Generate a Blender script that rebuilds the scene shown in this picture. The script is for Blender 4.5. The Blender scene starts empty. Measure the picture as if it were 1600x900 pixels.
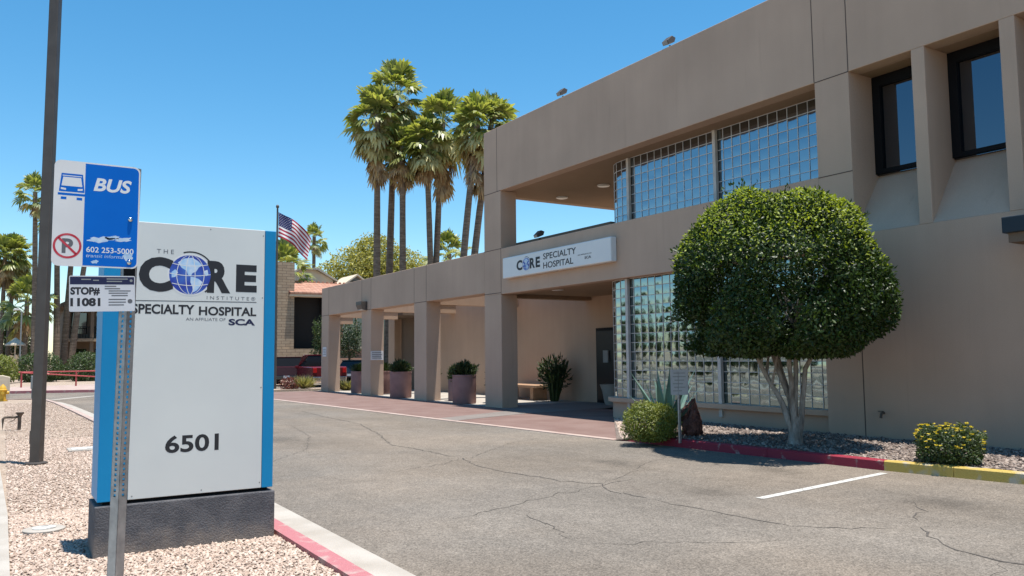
import bpy, bmesh, math, random
import numpy as np
from mathutils import Vector, Matrix
R = math.radians
random.seed(7)
rng = np.random.default_rng(7)
S = bpy.context.scene
COL = S.collection

# ------------------------------------------------------------------ camera
CAM_H = 1.6
cam_d = bpy.data.cameras.new('camera')
cam = bpy.data.objects.new('camera', cam_d)
COL.objects.link(cam)
cam_d.sensor_width = 36
cam_d.lens = 28.575
cam_d.clip_start = 0.05
cam_d.clip_end = 3000
yaw, pitch, roll = math.atan(795 / 1270), math.atan(106 / 1270), 0.0097
fw0 = Vector((math.sin(yaw), math.cos(yaw), 0))
r0 = Vector((math.cos(yaw), -math.sin(yaw), 0))
fw = fw0 * math.cos(pitch) + Vector((0, 0, math.sin(pitch)))
up0 = -fw0 * math.sin(pitch) + Vector((0, 0, math.cos(pitch)))
cr = r0 * math.cos(roll) - up0 * math.sin(roll)
cu = up0 * math.cos(roll) + r0 * math.sin(roll)
M = Matrix((cr, cu, -fw)).transposed().to_4x4()
M.translation = (0, 0, CAM_H)
cam.matrix_world = M
S.camera = cam
S.render.resolution_x, S.render.resolution_y = 1024, 576

# ------------------------------------------------------------------ sky and sun
SUN = Vector((0.075, -0.125, 1.0)).normalized()
W = bpy.data.worlds.new('World')
S.world = W
W.use_nodes = True
nt = W.node_tree
bg = nt.nodes['Background']
sky = nt.nodes.new('ShaderNodeTexSky')
sky.sky_type = 'NISHITA'
sky.sun_disc = False
sky.sun_elevation = math.asin(SUN.z)
sky.sun_rotation = math.atan2(SUN.x, SUN.y)
sky.altitude = 300
sky.air_density = 1.0
sky.dust_density = 0.3
sky.ozone_density = 1.6
hs = nt.nodes.new('ShaderNodeHueSaturation')
hs.inputs['Hue'].default_value = 0.488
hs.inputs['Saturation'].default_value = 1.34
nt.links.new(sky.outputs[0], hs.inputs['Color'])
nt.links.new(hs.outputs[0], bg.inputs[0])
bg.inputs[1].default_value = 0.12
sl = bpy.data.lights.new('sun', 'SUN')
sl.energy = 5.0
sl.angle = R(0.53)
sl.color = (1.0, 0.955, 0.88)
so = bpy.data.objects.new('sun', sl)
COL.objects.link(so)
so.rotation_euler = SUN.to_track_quat('Z', 'Y').to_euler()
so.location = (0, 0, 60)
S.view_settings.view_transform = 'Standard'
S.view_settings.look = 'None'
S.view_settings.gamma = 1
S.view_settings.exposure = 0.64
S.render.engine = 'CYCLES'
S.cycles.max_bounces = 6
S.cycles.diffuse_bounces = 4
S.cycles.glossy_bounces = 3
S.cycles.transmission_bounces = 4
S.cycles.use_denoising = True
S.cycles.caustics_reflective = False
S.cycles.caustics_refractive = False

# ------------------------------------------------------------------ materials
def nmat(name):
    m = bpy.data.materials.new(name)
    m.use_nodes = True
    return m, m.node_tree.nodes, m.node_tree.links, m.node_tree.nodes['Principled BSDF']

def lin(*c):
    return tuple(((v / 255 / 12.92) if v / 255 <= .04045 else ((v / 255 + .055) / 1.055) ** 2.4) for v in c)

def mat(name, c1, c2=None, scale=6., rough=.7, metal=0., bump=0., bscale=60., spec=.4, detail=4., fine=None, lo=.35, hi=.65, fscale=180., stretch=None):
    """base colour wandering between c1 and c2; optional fine speckle and bump"""
    m, N, L, P = nmat(name)
    P.inputs['Roughness'].default_value = rough
    P.inputs['Metallic'].default_value = metal
    P.inputs['Specular IOR Level'].default_value = spec
    tc = N.new('ShaderNodeTexCoord')
    vec = tc.outputs['Object']
    if stretch:
        mp = N.new('ShaderNodeMapping'); mp.inputs['Scale'].default_value = stretch
        L.new(vec, mp.inputs[0]); vec = mp.outputs[0]
    c2 = c2 or tuple(v * .9 for v in c1)
    n = N.new('ShaderNodeTexNoise'); n.inputs['Scale'].default_value = scale; n.inputs['Detail'].default_value = detail
    L.new(vec, n.inputs['Vector'])
    cr_ = N.new('ShaderNodeValToRGB')
    cr_.color_ramp.elements[0].position = lo; cr_.color_ramp.elements[1].position = hi
    cr_.color_ramp.elements[0].color = (*c1, 1); cr_.color_ramp.elements[1].color = (*c2, 1)
    L.new(n.outputs['Fac'], cr_.inputs[0])
    out = cr_.outputs[0]
    if fine:
        n2 = N.new('ShaderNodeTexNoise'); n2.inputs['Scale'].default_value = fscale; n2.inputs['Detail'].default_value = 2
        L.new(vec, n2.inputs['Vector'])
        mr = N.new('ShaderNodeMapRange'); mr.inputs[1].default_value = .3; mr.inputs[2].default_value = .7
        mr.inputs[3].default_value = 1 - fine; mr.inputs[4].default_value = 1 + fine
        L.new(n2.outputs['Fac'], mr.inputs[0])
        mx = N.new('ShaderNodeVectorMath'); mx.operation = 'SCALE'
        L.new(out, mx.inputs[0]); L.new(mr.outputs[0], mx.inputs['Scale'])
        out = mx.outputs[0]
    L.new(out, P.inputs['Base Color'])
    if bump:
        nb = N.new('ShaderNodeTexNoise'); nb.inputs['Scale'].default_value = bscale; nb.inputs['Detail'].default_value = 4
        L.new(vec, nb.inputs['Vector'])
        b = N.new('ShaderNodeBump'); b.inputs['Strength'].default_value = bump; b.inputs['Distance'].default_value = .02
        L.new(nb.outputs['Fac'], b.inputs['Height']); L.new(b.outputs[0], P.inputs['Normal'])
    return m

def leafmat(name, c1, c2, rough=.45, trans=.35, spec=.5, c3=None):
    """every leaf its own tone between c1 and c2, light passing through"""
    m, N, L, P = nmat(name)
    g = N.new('ShaderNodeNewGeometry')
    cr_ = N.new('ShaderNodeValToRGB')
    cr_.color_ramp.elements[0].color = (*c1, 1); cr_.color_ramp.elements[1].color = (*c2, 1)
    if c3:
        e = cr_.color_ramp.elements.new(.97); e.color = (*c2, 1); cr_.color_ramp.elements[2].color = (*c3, 1)
    L.new(g.outputs['Random Per Island'], cr_.inputs[0])
    L.new(cr_.outputs[0], P.inputs['Base Color'])
    P.inputs['Roughness'].default_value = rough
    P.inputs['Specular IOR Level'].default_value = spec
    t = N.new('ShaderNodeBsdfTranslucent')
    sc = N.new('ShaderNodeVectorMath'); sc.operation = 'MULTIPLY'; sc.inputs[1].default_value = (1.5, 1.5, .6)
    L.new(cr_.outputs[0], sc.inputs[0]); L.new(sc.outputs[0], t.inputs[0])
    mx = N.new('ShaderNodeMixShader'); mx.inputs[0].default_value = trans
    L.new(P.outputs[0], mx.inputs[1]); L.new(t.outputs[0], mx.inputs[2])
    L.new(mx.outputs[0], N['Material Output'].inputs['Surface'])
    return m

def gravelmat(name, cols, scale=38., bump=.9):
    m, N, L, P = nmat(name)
    tc = N.new('ShaderNodeTexCoord')
    v = N.new('ShaderNodeTexVoronoi'); v.inputs['Scale'].default_value = scale
    L.new(tc.outputs['Object'], v.inputs['Vector'])
    sp = N.new('ShaderNodeSeparateColor'); L.new(v.outputs['Color'], sp.inputs[0])
    cr_ = N.new('ShaderNodeValToRGB')
    e = cr_.color_ramp.elements
    e[0].color = (*cols[0], 1); e[1].color = (*cols[-1], 1)
    for i, c in enumerate(cols[1:-1]):
        k = e.new((i + 1) / (len(cols) - 1)); k.color = (*c, 1)
    L.new(sp.outputs[0], cr_.inputs[0])
    n = N.new('ShaderNodeTexNoise'); n.inputs['Scale'].default_value = .8; n.inputs['Detail'].default_value = 5
    L.new(tc.outputs['Object'], n.inputs['Vector'])
    mr = N.new('ShaderNodeMapRange'); mr.inputs[1].default_value = .3; mr.inputs[2].default_value = .7; mr.inputs[3].default_value = .82; mr.inputs[4].default_value = 1.12
    L.new(n.outputs['Fac'], mr.inputs[0])
    mx = N.new('ShaderNodeVectorMath'); mx.operation = 'SCALE'
    L.new(cr_.outputs[0], mx.inputs[0]); L.new(mr.outputs[0], mx.inputs['Scale'])
    L.new(mx.outputs[0], P.inputs['Base Color'])
    P.inputs['Roughness'].default_value = .9; P.inputs['Specular IOR Level'].default_value = .2
    b = N.new('ShaderNodeBump'); b.inputs['Strength'].default_value = bump; b.inputs['Distance'].default_value = .03; b.invert = True
    L.new(v.outputs['Distance'], b.inputs['Height']); L.new(b.outputs[0], P.inputs['Normal'])
    return m

def asphaltmat():
    m, N, L, P = nmat('asphalt')
    tc = N.new('ShaderNodeTexCoord'); vec = tc.outputs['Object']
    def noise(scale, det=5, rgh=.55, vv=None):
        n = N.new('ShaderNodeTexNoise'); n.inputs['Scale'].default_value = scale; n.inputs['Detail'].default_value = det; n.inputs['Roughness'].default_value = rgh
        L.new(vv or vec, n.inputs['Vector']); return n.outputs['Fac']
    def rng_(f, a, b, lo, hi):
        r = N.new('ShaderNodeMapRange'); r.inputs[1].default_value = a; r.inputs[2].default_value = b; r.inputs[3].default_value = lo; r.inputs[4].default_value = hi
        L.new(f, r.inputs[0]); return r.outputs[0]
    def mul(a, b):
        k = N.new('ShaderNodeMath'); k.operation = 'MULTIPLY'; L.new(a, k.inputs[0]); L.new(b, k.inputs[1]); return k.outputs[0]
    v = N.new('ShaderNodeTexVoronoi'); v.inputs['Scale'].default_value = 85
    L.new(vec, v.inputs['Vector'])
    sp = N.new('ShaderNodeSeparateColor'); L.new(v.outputs['Color'], sp.inputs[0])
    v2 = N.new('ShaderNodeTexVoronoi'); v2.inputs['Scale'].default_value = 34
    L.new(vec, v2.inputs['Vector'])
    sp2 = N.new('ShaderNodeSeparateColor'); L.new(v2.outputs['Color'], sp2.inputs[0])
    agg = mul(rng_(sp.outputs[0], 0, 1, .66, 1.36), rng_(sp2.outputs[1], 0, 1, .90, 1.10))
    big = rng_(noise(.33, 6), .3, .7, .80, 1.16)
    mid = rng_(noise(3.2, 6, .65), .3, .7, .90, 1.10)
    st = N.new('ShaderNodeMapping'); st.inputs['Scale'].default_value = (1.3, .12, 1); L.new(vec, st.inputs[0])
    streak = rng_(noise(1.0, 5, .6, st.outputs[0]), .35, .7, .9, 1.07)
    f = mul(mul(agg, big), mul(mid, streak))
    # old oil spots with a shape of their own
    for (x, y, rx, ry) in ((7.0, 6.9, .28, .38), (8.55, 5.0, .42, .5), (9.0, 7.7, .3, .4), (4.7, 16.2, .5, .9), (7.8, 9.6, .3, .5)):
        mp = N.new('ShaderNodeMapping'); mp.vector_type = 'TEXTURE'
        mp.inputs['Location'].default_value = (x, y, 0); mp.inputs['Scale'].default_value = (rx, ry, 1)
        L.new(vec, mp.inputs[0])
        ln = N.new('ShaderNodeVectorMath'); ln.operation = 'LENGTH'; L.new(mp.outputs[0], ln.inputs[0])
        nz = rng_(noise(5, 4), .3, .7, -.35, .35)
        ad = N.new('ShaderNodeMath'); ad.operation = 'ADD'; L.new(ln.outputs['Value'], ad.inputs[0]); L.new(nz, ad.inputs[1])
        f = mul(f, rng_(ad.outputs[0], .2, 1.2, .72, 1.0))
    warm = N.new('ShaderNodeMix'); warm.data_type = 'RGBA'
    warm.inputs['A'].default_value = (.274, .240, .205, 1); warm.inputs['B'].default_value = (.298, .248, .200, 1)
    L.new(rng_(noise(.22, 4), .4, .6, 0, 1), warm.inputs['Factor'])
    mx = N.new('ShaderNodeVectorMath'); mx.operation = 'SCALE'
    L.new(warm.outputs['Result'], mx.inputs[0]); L.new(f, mx.inputs['Scale'])
    L.new(mx.outputs[0], P.inputs['Base Color'])
    P.inputs['Roughness'].default_value = .92; P.inputs['Specular IOR Level'].default_value = .2
    b = N.new('ShaderNodeBump'); b.inputs['Strength'].default_value = .5; b.inputs['Distance'].default_value = .008
    L.new(v.outputs['Distance'], b.inputs['Height']); L.new(b.outputs[0], P.inputs['Normal'])
    return m

def stuccomat(name, c):
    """rendered wall: faint trowel clouds, faint run-down streaks, fine grain"""
    m, N, L, P = nmat(name)
    tc = N.new('ShaderNodeTexCoord'); vec = tc.outputs['Object']
    def noise(scale, det=4, vv=None):
        n = N.new('ShaderNodeTexNoise'); n.inputs['Scale'].default_value = scale; n.inputs['Detail'].default_value = det
        L.new(vv or vec, n.inputs['Vector']); return n.outputs['Fac']
    def rng_(f, a, b, lo, hi):
        r = N.new('ShaderNodeMapRange'); r.inputs[1].default_value = a; r.inputs[2].default_value = b; r.inputs[3].default_value = lo; r.inputs[4].default_value = hi
        L.new(f, r.inputs[0]); return r.outputs[0]
    def mul(a, b):
        k = N.new('ShaderNodeMath'); k.operation = 'MULTIPLY'; L.new(a, k.inputs[0]); L.new(b, k.inputs[1]); return k.outputs[0]
    st = N.new('ShaderNodeMapping'); st.inputs['Scale'].default_value = (2.5, 2.5, .18); L.new(vec, st.inputs[0])
    sd = N.new('ShaderNodeMapping'); sd.inputs['Scale'].default_value = (7, 7, .35); L.new(vec, sd.inputs[0])
    f = mul(mul(mul(rng_(noise(.45, 6), .3, .7, .90, 1.08), rng_(noise(1., 6, sd.outputs[0]), .62, .80, 1.0, .90)), rng_(noise(1.2, 5, st.outputs[0]), .35, .7, .975, 1.02)), rng_(noise(90, 3), .3, .7, .93, 1.07))
    mx = N.new('ShaderNodeVectorMath'); mx.operation = 'SCALE'; mx.inputs[0].default_value = c
    L.new(f, mx.inputs['Scale']); L.new(mx.outputs[0], P.inputs['Base Color'])
    P.inputs['Roughness'].default_value = .9; P.inputs['Specular IOR Level'].default_value = .2
    b = N.new('ShaderNodeBump'); b.inputs['Strength'].default_value = .35; b.inputs['Distance'].default_value = .006
    L.new(noise(140, 3), b.inputs['Height']); L.new(b.outputs[0], P.inputs['Normal'])
    return m

MT = dict(
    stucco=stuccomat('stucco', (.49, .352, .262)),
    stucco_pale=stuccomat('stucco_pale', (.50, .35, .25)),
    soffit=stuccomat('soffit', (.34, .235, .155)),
    joint=mat('joint', (.10, .075, .06), rough=.9),
    asphalt=asphaltmat(),
    red_paving=mat('red_paving', (.31, .185, .155), (.38, .25, .215), scale=1.3, rough=.85, bump=.2, bscale=120, fine=.10, fscale=90, detail=7),
    grey_paving=mat('grey_paving', (.24, .205, .185), (.29, .25, .225), scale=1.5, rough=.85, bump=.2, bscale=120, fine=.1, fscale=90),
    concrete=mat('concrete', (.46, .41, .35), (.57, .52, .46), scale=2.2, rough=.85, bump=.3, bscale=90, fine=.10, fscale=140, detail=7),
    pink_conc=mat('pink_conc', (.50, .36, .31), (.58, .46, .40), scale=2.2, rough=.85, bump=.3, bscale=90, fine=.1, detail=7),
    red_paint=mat('red_paint', (.38, .026, .055), (.44, .33, .29), scale=6, rough=.6, bump=.35, bscale=70, fine=.14, lo=.60, hi=.69, detail=9),
    faded_red=mat('faded_red', (.54, .20, .215), (.56, .45, .40), scale=6, rough=.7, bump=.35, bscale=70, fine=.14, lo=.52, hi=.70, detail=9),
    yellow_paint=mat('yellow_paint', (.66, .46, .10), (.60, .52, .38), scale=5, rough=.6, bump=.35, bscale=70, fine=.14, lo=.52, hi=.66, detail=9),
    white_paint=mat('white_paint', (.68, .66, .62), (.30, .275, .25), scale=16, rough=.7, fine=.15, fscale=60, lo=.54, hi=.66, detail=9),
    crack=mat('crack', (.055, .048, .042), (.10, .088, .078), scale=20, rough=1),
    gravel=gravelmat('gravel_bed', [(.30, .215, .15), (.58, .45, .35), (.50, .38, .29), (.66, .55, .45), (.44, .33, .25)], 42),
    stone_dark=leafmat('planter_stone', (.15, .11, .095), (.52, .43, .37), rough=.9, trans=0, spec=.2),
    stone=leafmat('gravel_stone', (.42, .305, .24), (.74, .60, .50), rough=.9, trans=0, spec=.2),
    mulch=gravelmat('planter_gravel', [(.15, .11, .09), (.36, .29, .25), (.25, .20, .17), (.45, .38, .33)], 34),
    desert=gravelmat('desert_soil', [(.42, .31, .22), (.55, .42, .31), (.48, .36, .26)], 9, .3),
    bronze=mat('bronze_paint', (.085, .070, .060), (.10, .085, .074), scale=5, rough=.5, metal=.25),
    steel=mat('galvanised_steel', (.30, .31, .32), (.42, .43, .44), scale=16, rough=.45, metal=.75, detail=6),
    white_sheet=mat('white_sheet', (.80, .80, .78), (.77, .77, .755), scale=2.5, rough=.35, detail=6),
    cabinet=mat('cabinet_white', (.67, .685, .655), (.63, .645, .62), scale=1.4, rough=.35, detail=7),
    blue_trim=mat('blue_trim', (.010, .27, .55), (.008, .24, .50), scale=1.1, rough=.45, spec=.2),
    plinth=mat('plinth', (.080, .080, .088), (.125, .122, .128), scale=5, rough=.9, bump=.45, bscale=80, fine=.15, fscale=90, detail=6),
    black=mat('black_letter', (.018, .018, .022), rough=.5),
    navy=mat('navy_letter', (.008,.010,.055), rough=.45),
    letter_grey=mat('grey_letter', (.12, .12, .13), rough=.5),
    sign_blue=mat('sign_blue', (.001, .125, .54), (.002, .15, .60), scale=2, rough=.5, spec=.1),
    sign_grey=mat('sign_white_sheet', (.72, .70, .69), (.78, .765, .75), scale=3, rough=.45, detail=6),
    red_ink=mat('red_ink', (.45, .01, .03), (.52, .06, .08), scale=20, rough=.5),
    pale_scuff=mat('pale_scuff', (.30, .46, .66), (.55, .64, .74), scale=18, rough=.6),
    globe_blue=mat('globe_blue', (.020, .045, .33), (.05, .15, .52), scale=7, rough=.4, detail=1),
    land=mat('globe_land', (.62, .70, .80), (.28, .52, .78), scale=14, rough=.4, detail=2),
    dark_metal=mat('dark_metal', (.006, .006, .007), rough=.6, spec=.15),
    door_dark=mat('door_dark', (.016, .014, .014), rough=.35, spec=.3),
    grid_white=mat('grid_white', (.56, .52, .47), (.45, .42, .38), scale=4, rough=.5),
    terracotta_pot=mat('mauve_pot', (.30, .175, .165), (.36, .215, .20), scale=3, rough=.8, bump=.2, bscale=60, fine=.08),
    soil=mat('soil', (.05, .035, .025), (.09, .07, .05), scale=30, rough=1),
    bark=mat('pale_bark', (.42, .375, .325), (.20, .165, .135), scale=9, rough=.9, bump=.8, bscale=26, fine=.2, fscale=50, detail=7, stretch=(1, 1, .25)),
    palm_bark=mat('palm_bark', (.16, .115, .082), (.27, .205, .15), scale=3.5, rough=.95, bump=1., bscale=14, fine=.25, fscale=9, stretch=(.5, .5, 3)),
    dark_bark=mat('dark_bark', (.07, .05, .038), (.13, .10, .075), scale=6, rough=.95, bump=.8, bscale=20),
    ficus_leaf=leafmat('ficus_leaf', (.014, .034, .008), (.062, .108, .018), rough=.42, trans=.22, spec=.3),
    sunlit_leaf=leafmat('sunlit_ficus_leaf', (.17, .235, .022), (.42, .49, .055), rough=.5, trans=.35, spec=.25),  # brighter ficus leaf tone, sunlight put into the colour
    shrub_leaf=leafmat('shrub_leaf', (.12, .15, .022), (.29, .32, .06), rough=.5, trans=.3),
    hedge_leaf=leafmat('hedge_leaf', (.03, .055, .015), (.085, .13, .03), rough=.5, trans=.25),
    olive_leaf=leafmat('olive_leaf', (.17, .17, .035), (.46, .42, .11), rough=.6, trans=.3),
    dark_leaf=leafmat('dark_leaf', (.018, .035, .012), (.06, .09, .03), rough=.5, trans=.2),
    red_leaf=leafmat('red_leaf', (.09, .02, .02), (.20, .06, .04), rough=.6, trans=.25),
    dry_grass=leafmat('dry_grass', (.20, .19, .07), (.42, .38, .18), rough=.7, trans=.3),
    petal=leafmat('yellow_petal', (.72, .52, .03), (.85, .68, .08), rough=.6, trans=.3),
    agave_leaf=mat('agave_leaf', (.12, .22, .19), (.18, .28, .24), scale=5, rough=.75, spec=.2),
    frond=leafmat('palm_frond', (.095, .135, .033), (.36, .37, .13), rough=.4, trans=.35),
    dead_frond=leafmat('dead_frond', (.32, .20, .11), (.60, .46, .28), rough=.8, trans=.25),
    old_frond=leafmat('fading_frond', (.30, .28, .12), (.55, .50, .26), rough=.7, trans=.25),
    lava=mat('lava_rock', (.075, .028, .022), (.20, .085, .065), scale=7, rough=1., bump=1., bscale=18, fine=.3, fscale=30, detail=8),
    tan_block=None, roof_tile=None,
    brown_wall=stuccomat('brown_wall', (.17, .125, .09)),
    cream=stuccomat('cream_wall', (.60, .50, .38)),
    red_brick=mat('red_brick', (.40, .19, .13), (.50, .30, .20), scale=5, rough=.9, fine=.2, fscale=12, stretch=(1, 1, 4)),
    dark_opening=mat('dark_opening', (.012, .010, .010), rough=.8),
    red_rail=mat('red_rail', (.36, .045, .05), (.42, .09, .085), scale=5, rough=.5),
    maroon=mat('maroon_car_paint', (.050, .008, .012), rough=.25, spec=.35),
    red_car=mat('red_car_paint', (.11, .008, .013), rough=.25, spec=.35),
    dark_car=mat('dark_car_paint', (.022, .022, .026), rough=.2, spec=.7),
    rubber=mat('rubber', (.02, .02, .02), rough=.9),
    chrome=mat('chrome', (.6, .6, .6), rough=.15, metal=1),
    tail_red=mat('tail_red', (.40, .01, .012), rough=.2),
    hyd_yellow=mat('hydrant_yellow', (.62, .38, .04), (.55, .30, .03), scale=8, rough=.5),
    pipe_brown=mat('pipe_brown', (.09, .07, .055), (.17, .13, .10), scale=12, rough=.7, metal=.3),
    grid_blue=mat('grid_upper', (.66, .67, .68), (.58, .59, .60), scale=4, rough=.5),
    plate_grey=mat('plate_grey', (.42, .42, .43), rough=.5),
    util_grey=mat('utility_grey', (.27, .28, .27), rough=.6),
    flag_red=mat('flag_red', (.36, .018, .04), rough=.8), flag_white=mat('flag_white', (.74, .73, .72), rough=.8), flag_blue=mat('flag_blue', (.012, .020, .12), rough=.8),
    awning=mat('awning_navy', (.018, .030, .042), rough=.6),
    lamp_white=mat('lamp_white', (.75, .73, .68), rough=.3),
    teal_roof=mat('teal_panel', (.20, .36, .36), rough=.5),
    paper=mat('paper_white', (.70, .70, .72), rough=.5),
    wood=mat('bench_wood', (.30, .18, .11), (.38, .24, .15), scale=5, rough=.7),
)

def brickmat(name, a, b, mort, w, h, scale=1., vertical=True):
    m, N, L, P = nmat(name)
    tc = N.new('ShaderNodeTexCoord')
    mp = N.new('ShaderNodeMapping'); mp.inputs['Rotation'].default_value = (R(90) if vertical else 0, 0, 0)
    L.new(tc.outputs['Object'], mp.inputs[0])
    br = N.new('ShaderNodeTexBrick')
    br.inputs['Color1'].default_value = (*a, 1); br.inputs['Color2'].default_value = (*b, 1); br.inputs['Mortar'].default_value = (*mort, 1)
    br.inputs['Scale'].default_value = scale; br.inputs['Brick Width'].default_value = w; br.inputs['Row Height'].default_value = h; br.inputs['Mortar Size'].default_value = .018
    L.new(mp.outputs[0], br.inputs['Vector'])
    n = N.new('ShaderNodeTexNoise'); n.inputs['Scale'].default_value = 2.5; L.new(tc.outputs['Object'], n.inputs['Vector'])
    mr = N.new('ShaderNodeMapRange'); mr.inputs[3].default_value = .75; mr.inputs[4].default_value = 1.25; L.new(n.outputs['Fac'], mr.inputs[0])
    mx = N.new('ShaderNodeVectorMath'); mx.operation = 'SCALE'
    L.new(br.outputs['Color'], mx.inputs[0]); L.new(mr.outputs[0], mx.inputs['Scale'])
    L.new(mx.outputs[0], P.inputs['Base Color']); P.inputs['Roughness'].default_value = .9
    b_ = N.new('ShaderNodeBump'); b_.inputs['Strength'].default_value = .6; b_.inputs['Distance'].default_value = .02; b_.invert = True
    L.new(br.outputs['Fac'], b_.inputs['Height']); L.new(b_.outputs[0], P.inputs['Normal'])
    return m
MT['tan_block'] = brickmat('tan_block', (.52, .40, .28), (.43, .32, .22), (.26, .19, .13), .62, .2)
MT['roof_tile'] = brickmat('roof_tile', (.52, .25, .16), (.60, .33, .23), (.30, .14, .10), .3, .22)
MT['red_block'] = brickmat('red_block', (.42, .21, .15), (.50, .28, .20), (.40, .30, .22), .4, .13)

def mirrormat(name, col, rough=.02, wob=0., wscale=3.):
    m, N, L, P = nmat(name)
    P.inputs['Metallic'].default_value = 1
    P.inputs['Base Color'].default_value = (*col, 1)
    P.inputs['Roughness'].default_value = rough
    if wob:
        tc = N.new('ShaderNodeTexCoord')
        n = N.new('ShaderNodeTexNoise'); n.inputs['Scale'].default_value = wscale; n.inputs['Detail'].default_value = 1
        L.new(tc.outputs['Object'], n.inputs['Vector'])
        b = N.new('ShaderNodeBump'); b.inputs['Strength'].default_value = wob; b.inputs['Distance'].default_value = .02
        L.new(n.outputs['Fac'], b.inputs['Height']); L.new(b.outputs[0], P.inputs['Normal'])
    return m
def tone(k, *names):
    for nm in names:
        for nd in MT[nm].node_tree.nodes:
            if nd.type == 'VALTORGB':
                for e in nd.color_ramp.elements: e.color = (*[c * k for c in e.color[:3]], 1)
            elif nd.type == 'MIX':
                for q in ('A', 'B'):
                    v = nd.inputs[q] if not nd.data_type == 'RGBA' else [i for i in nd.inputs if i.type == 'RGBA' and i.identifier.startswith(q)][0]
                    v.default_value = (*[c * k for c in v.default_value[:3]], 1)
            elif nd.type == 'TEX_BRICK':
                for q in ('Color1', 'Color2', 'Mortar'): nd.inputs[q].default_value = (*[c * k for c in nd.inputs[q].default_value[:3]], 1)
tone(.71, 'asphalt', 'red_paving', 'grey_paving', 'concrete', 'pink_conc', 'faded_red', 'red_paint', 'yellow_paint', 'white_paint', 'gravel', 'stone', 'mulch', 'stone_dark', 'desert', 'tan_block', 'roof_tile', 'red_block', 'red_brick', 'cream')
tone(1.12, 'gravel', 'stone')
tone(.88, 'asphalt')
tone(.74, 'red_paving')
tone(1.25, 'olive_leaf', 'frond', 'old_frond')
tone(.82, 'ficus_leaf', 'sunlit_leaf', 'shrub_leaf', 'hedge_leaf', 'olive_leaf', 'frond', 'old_frond', 'dead_frond', 'petal', 'agave_leaf', 'palm_bark', 'terracotta_pot')
tone(.97, 'cabinet')
tone(.85, 'bark')
tone(.90, 'white_sheet', 'sign_grey', 'paper', 'blue_trim', 'sign_blue')
def plinthmat():
    m = MT['plinth']; N, L = m.node_tree.nodes, m.node_tree.links; P = N['Principled BSDF']
    src = P.inputs['Base Color'].links[0].from_socket
    tc = N.new('ShaderNodeTexCoord'); sp = N.new('ShaderNodeSeparateXYZ'); L.new(tc.outputs['Object'], sp.inputs[0])
    n = N.new('ShaderNodeTexNoise'); n.inputs['Scale'].default_value = 9; n.inputs['Detail'].default_value = 6; L.new(tc.outputs['Object'], n.inputs['Vector'])
    a = N.new('ShaderNodeMath'); a.operation = 'MULTIPLY_ADD'; a.inputs[1].default_value = -.35; L.new(n.outputs['Fac'], a.inputs[0]); L.new(sp.outputs['Z'], a.inputs[2])
    r = N.new('ShaderNodeMapRange'); r.inputs[1].default_value = -.22; r.inputs[2].default_value = .0; r.inputs[3].default_value = .55; r.inputs[4].default_value = 0; L.new(a.outputs[0], r.inputs[0])
    mx = N.new('ShaderNodeMix'); mx.data_type = 'RGBA'; mx.inputs['B'].default_value = (.34, .27, .21, 1)
    L.new(src, mx.inputs['A']); L.new(r.outputs[0], mx.inputs['Factor']); L.new(mx.outputs['Result'], P.inputs['Base Color'])
plinthmat()
MT['block_upper'] = mirrormat('reflective_glass_block', (.30, .345, .38), .07, .05, 3)
MT['block_lower'] = mirrormat('teal_glass_block', (.255, .325, .335), .05, .08, 4)
MT['dark_glass'] = mirrormat('dark_tinted_glass', (.13, .15, .18), .01)
MT['car_glass'] = mat('car_glass', (.010, .010, .011), rough=.1, spec=.15)
MT['far_glass'] = mirrormat('far_glass', (.10, .11, .12), .03)

# ------------------------------------------------------------------ mesh helpers
def wloc(o):
    v = Vector((0, 0, 0))
    while o is not None:
        v = v + o.location; o = o.parent
    return v

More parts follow.
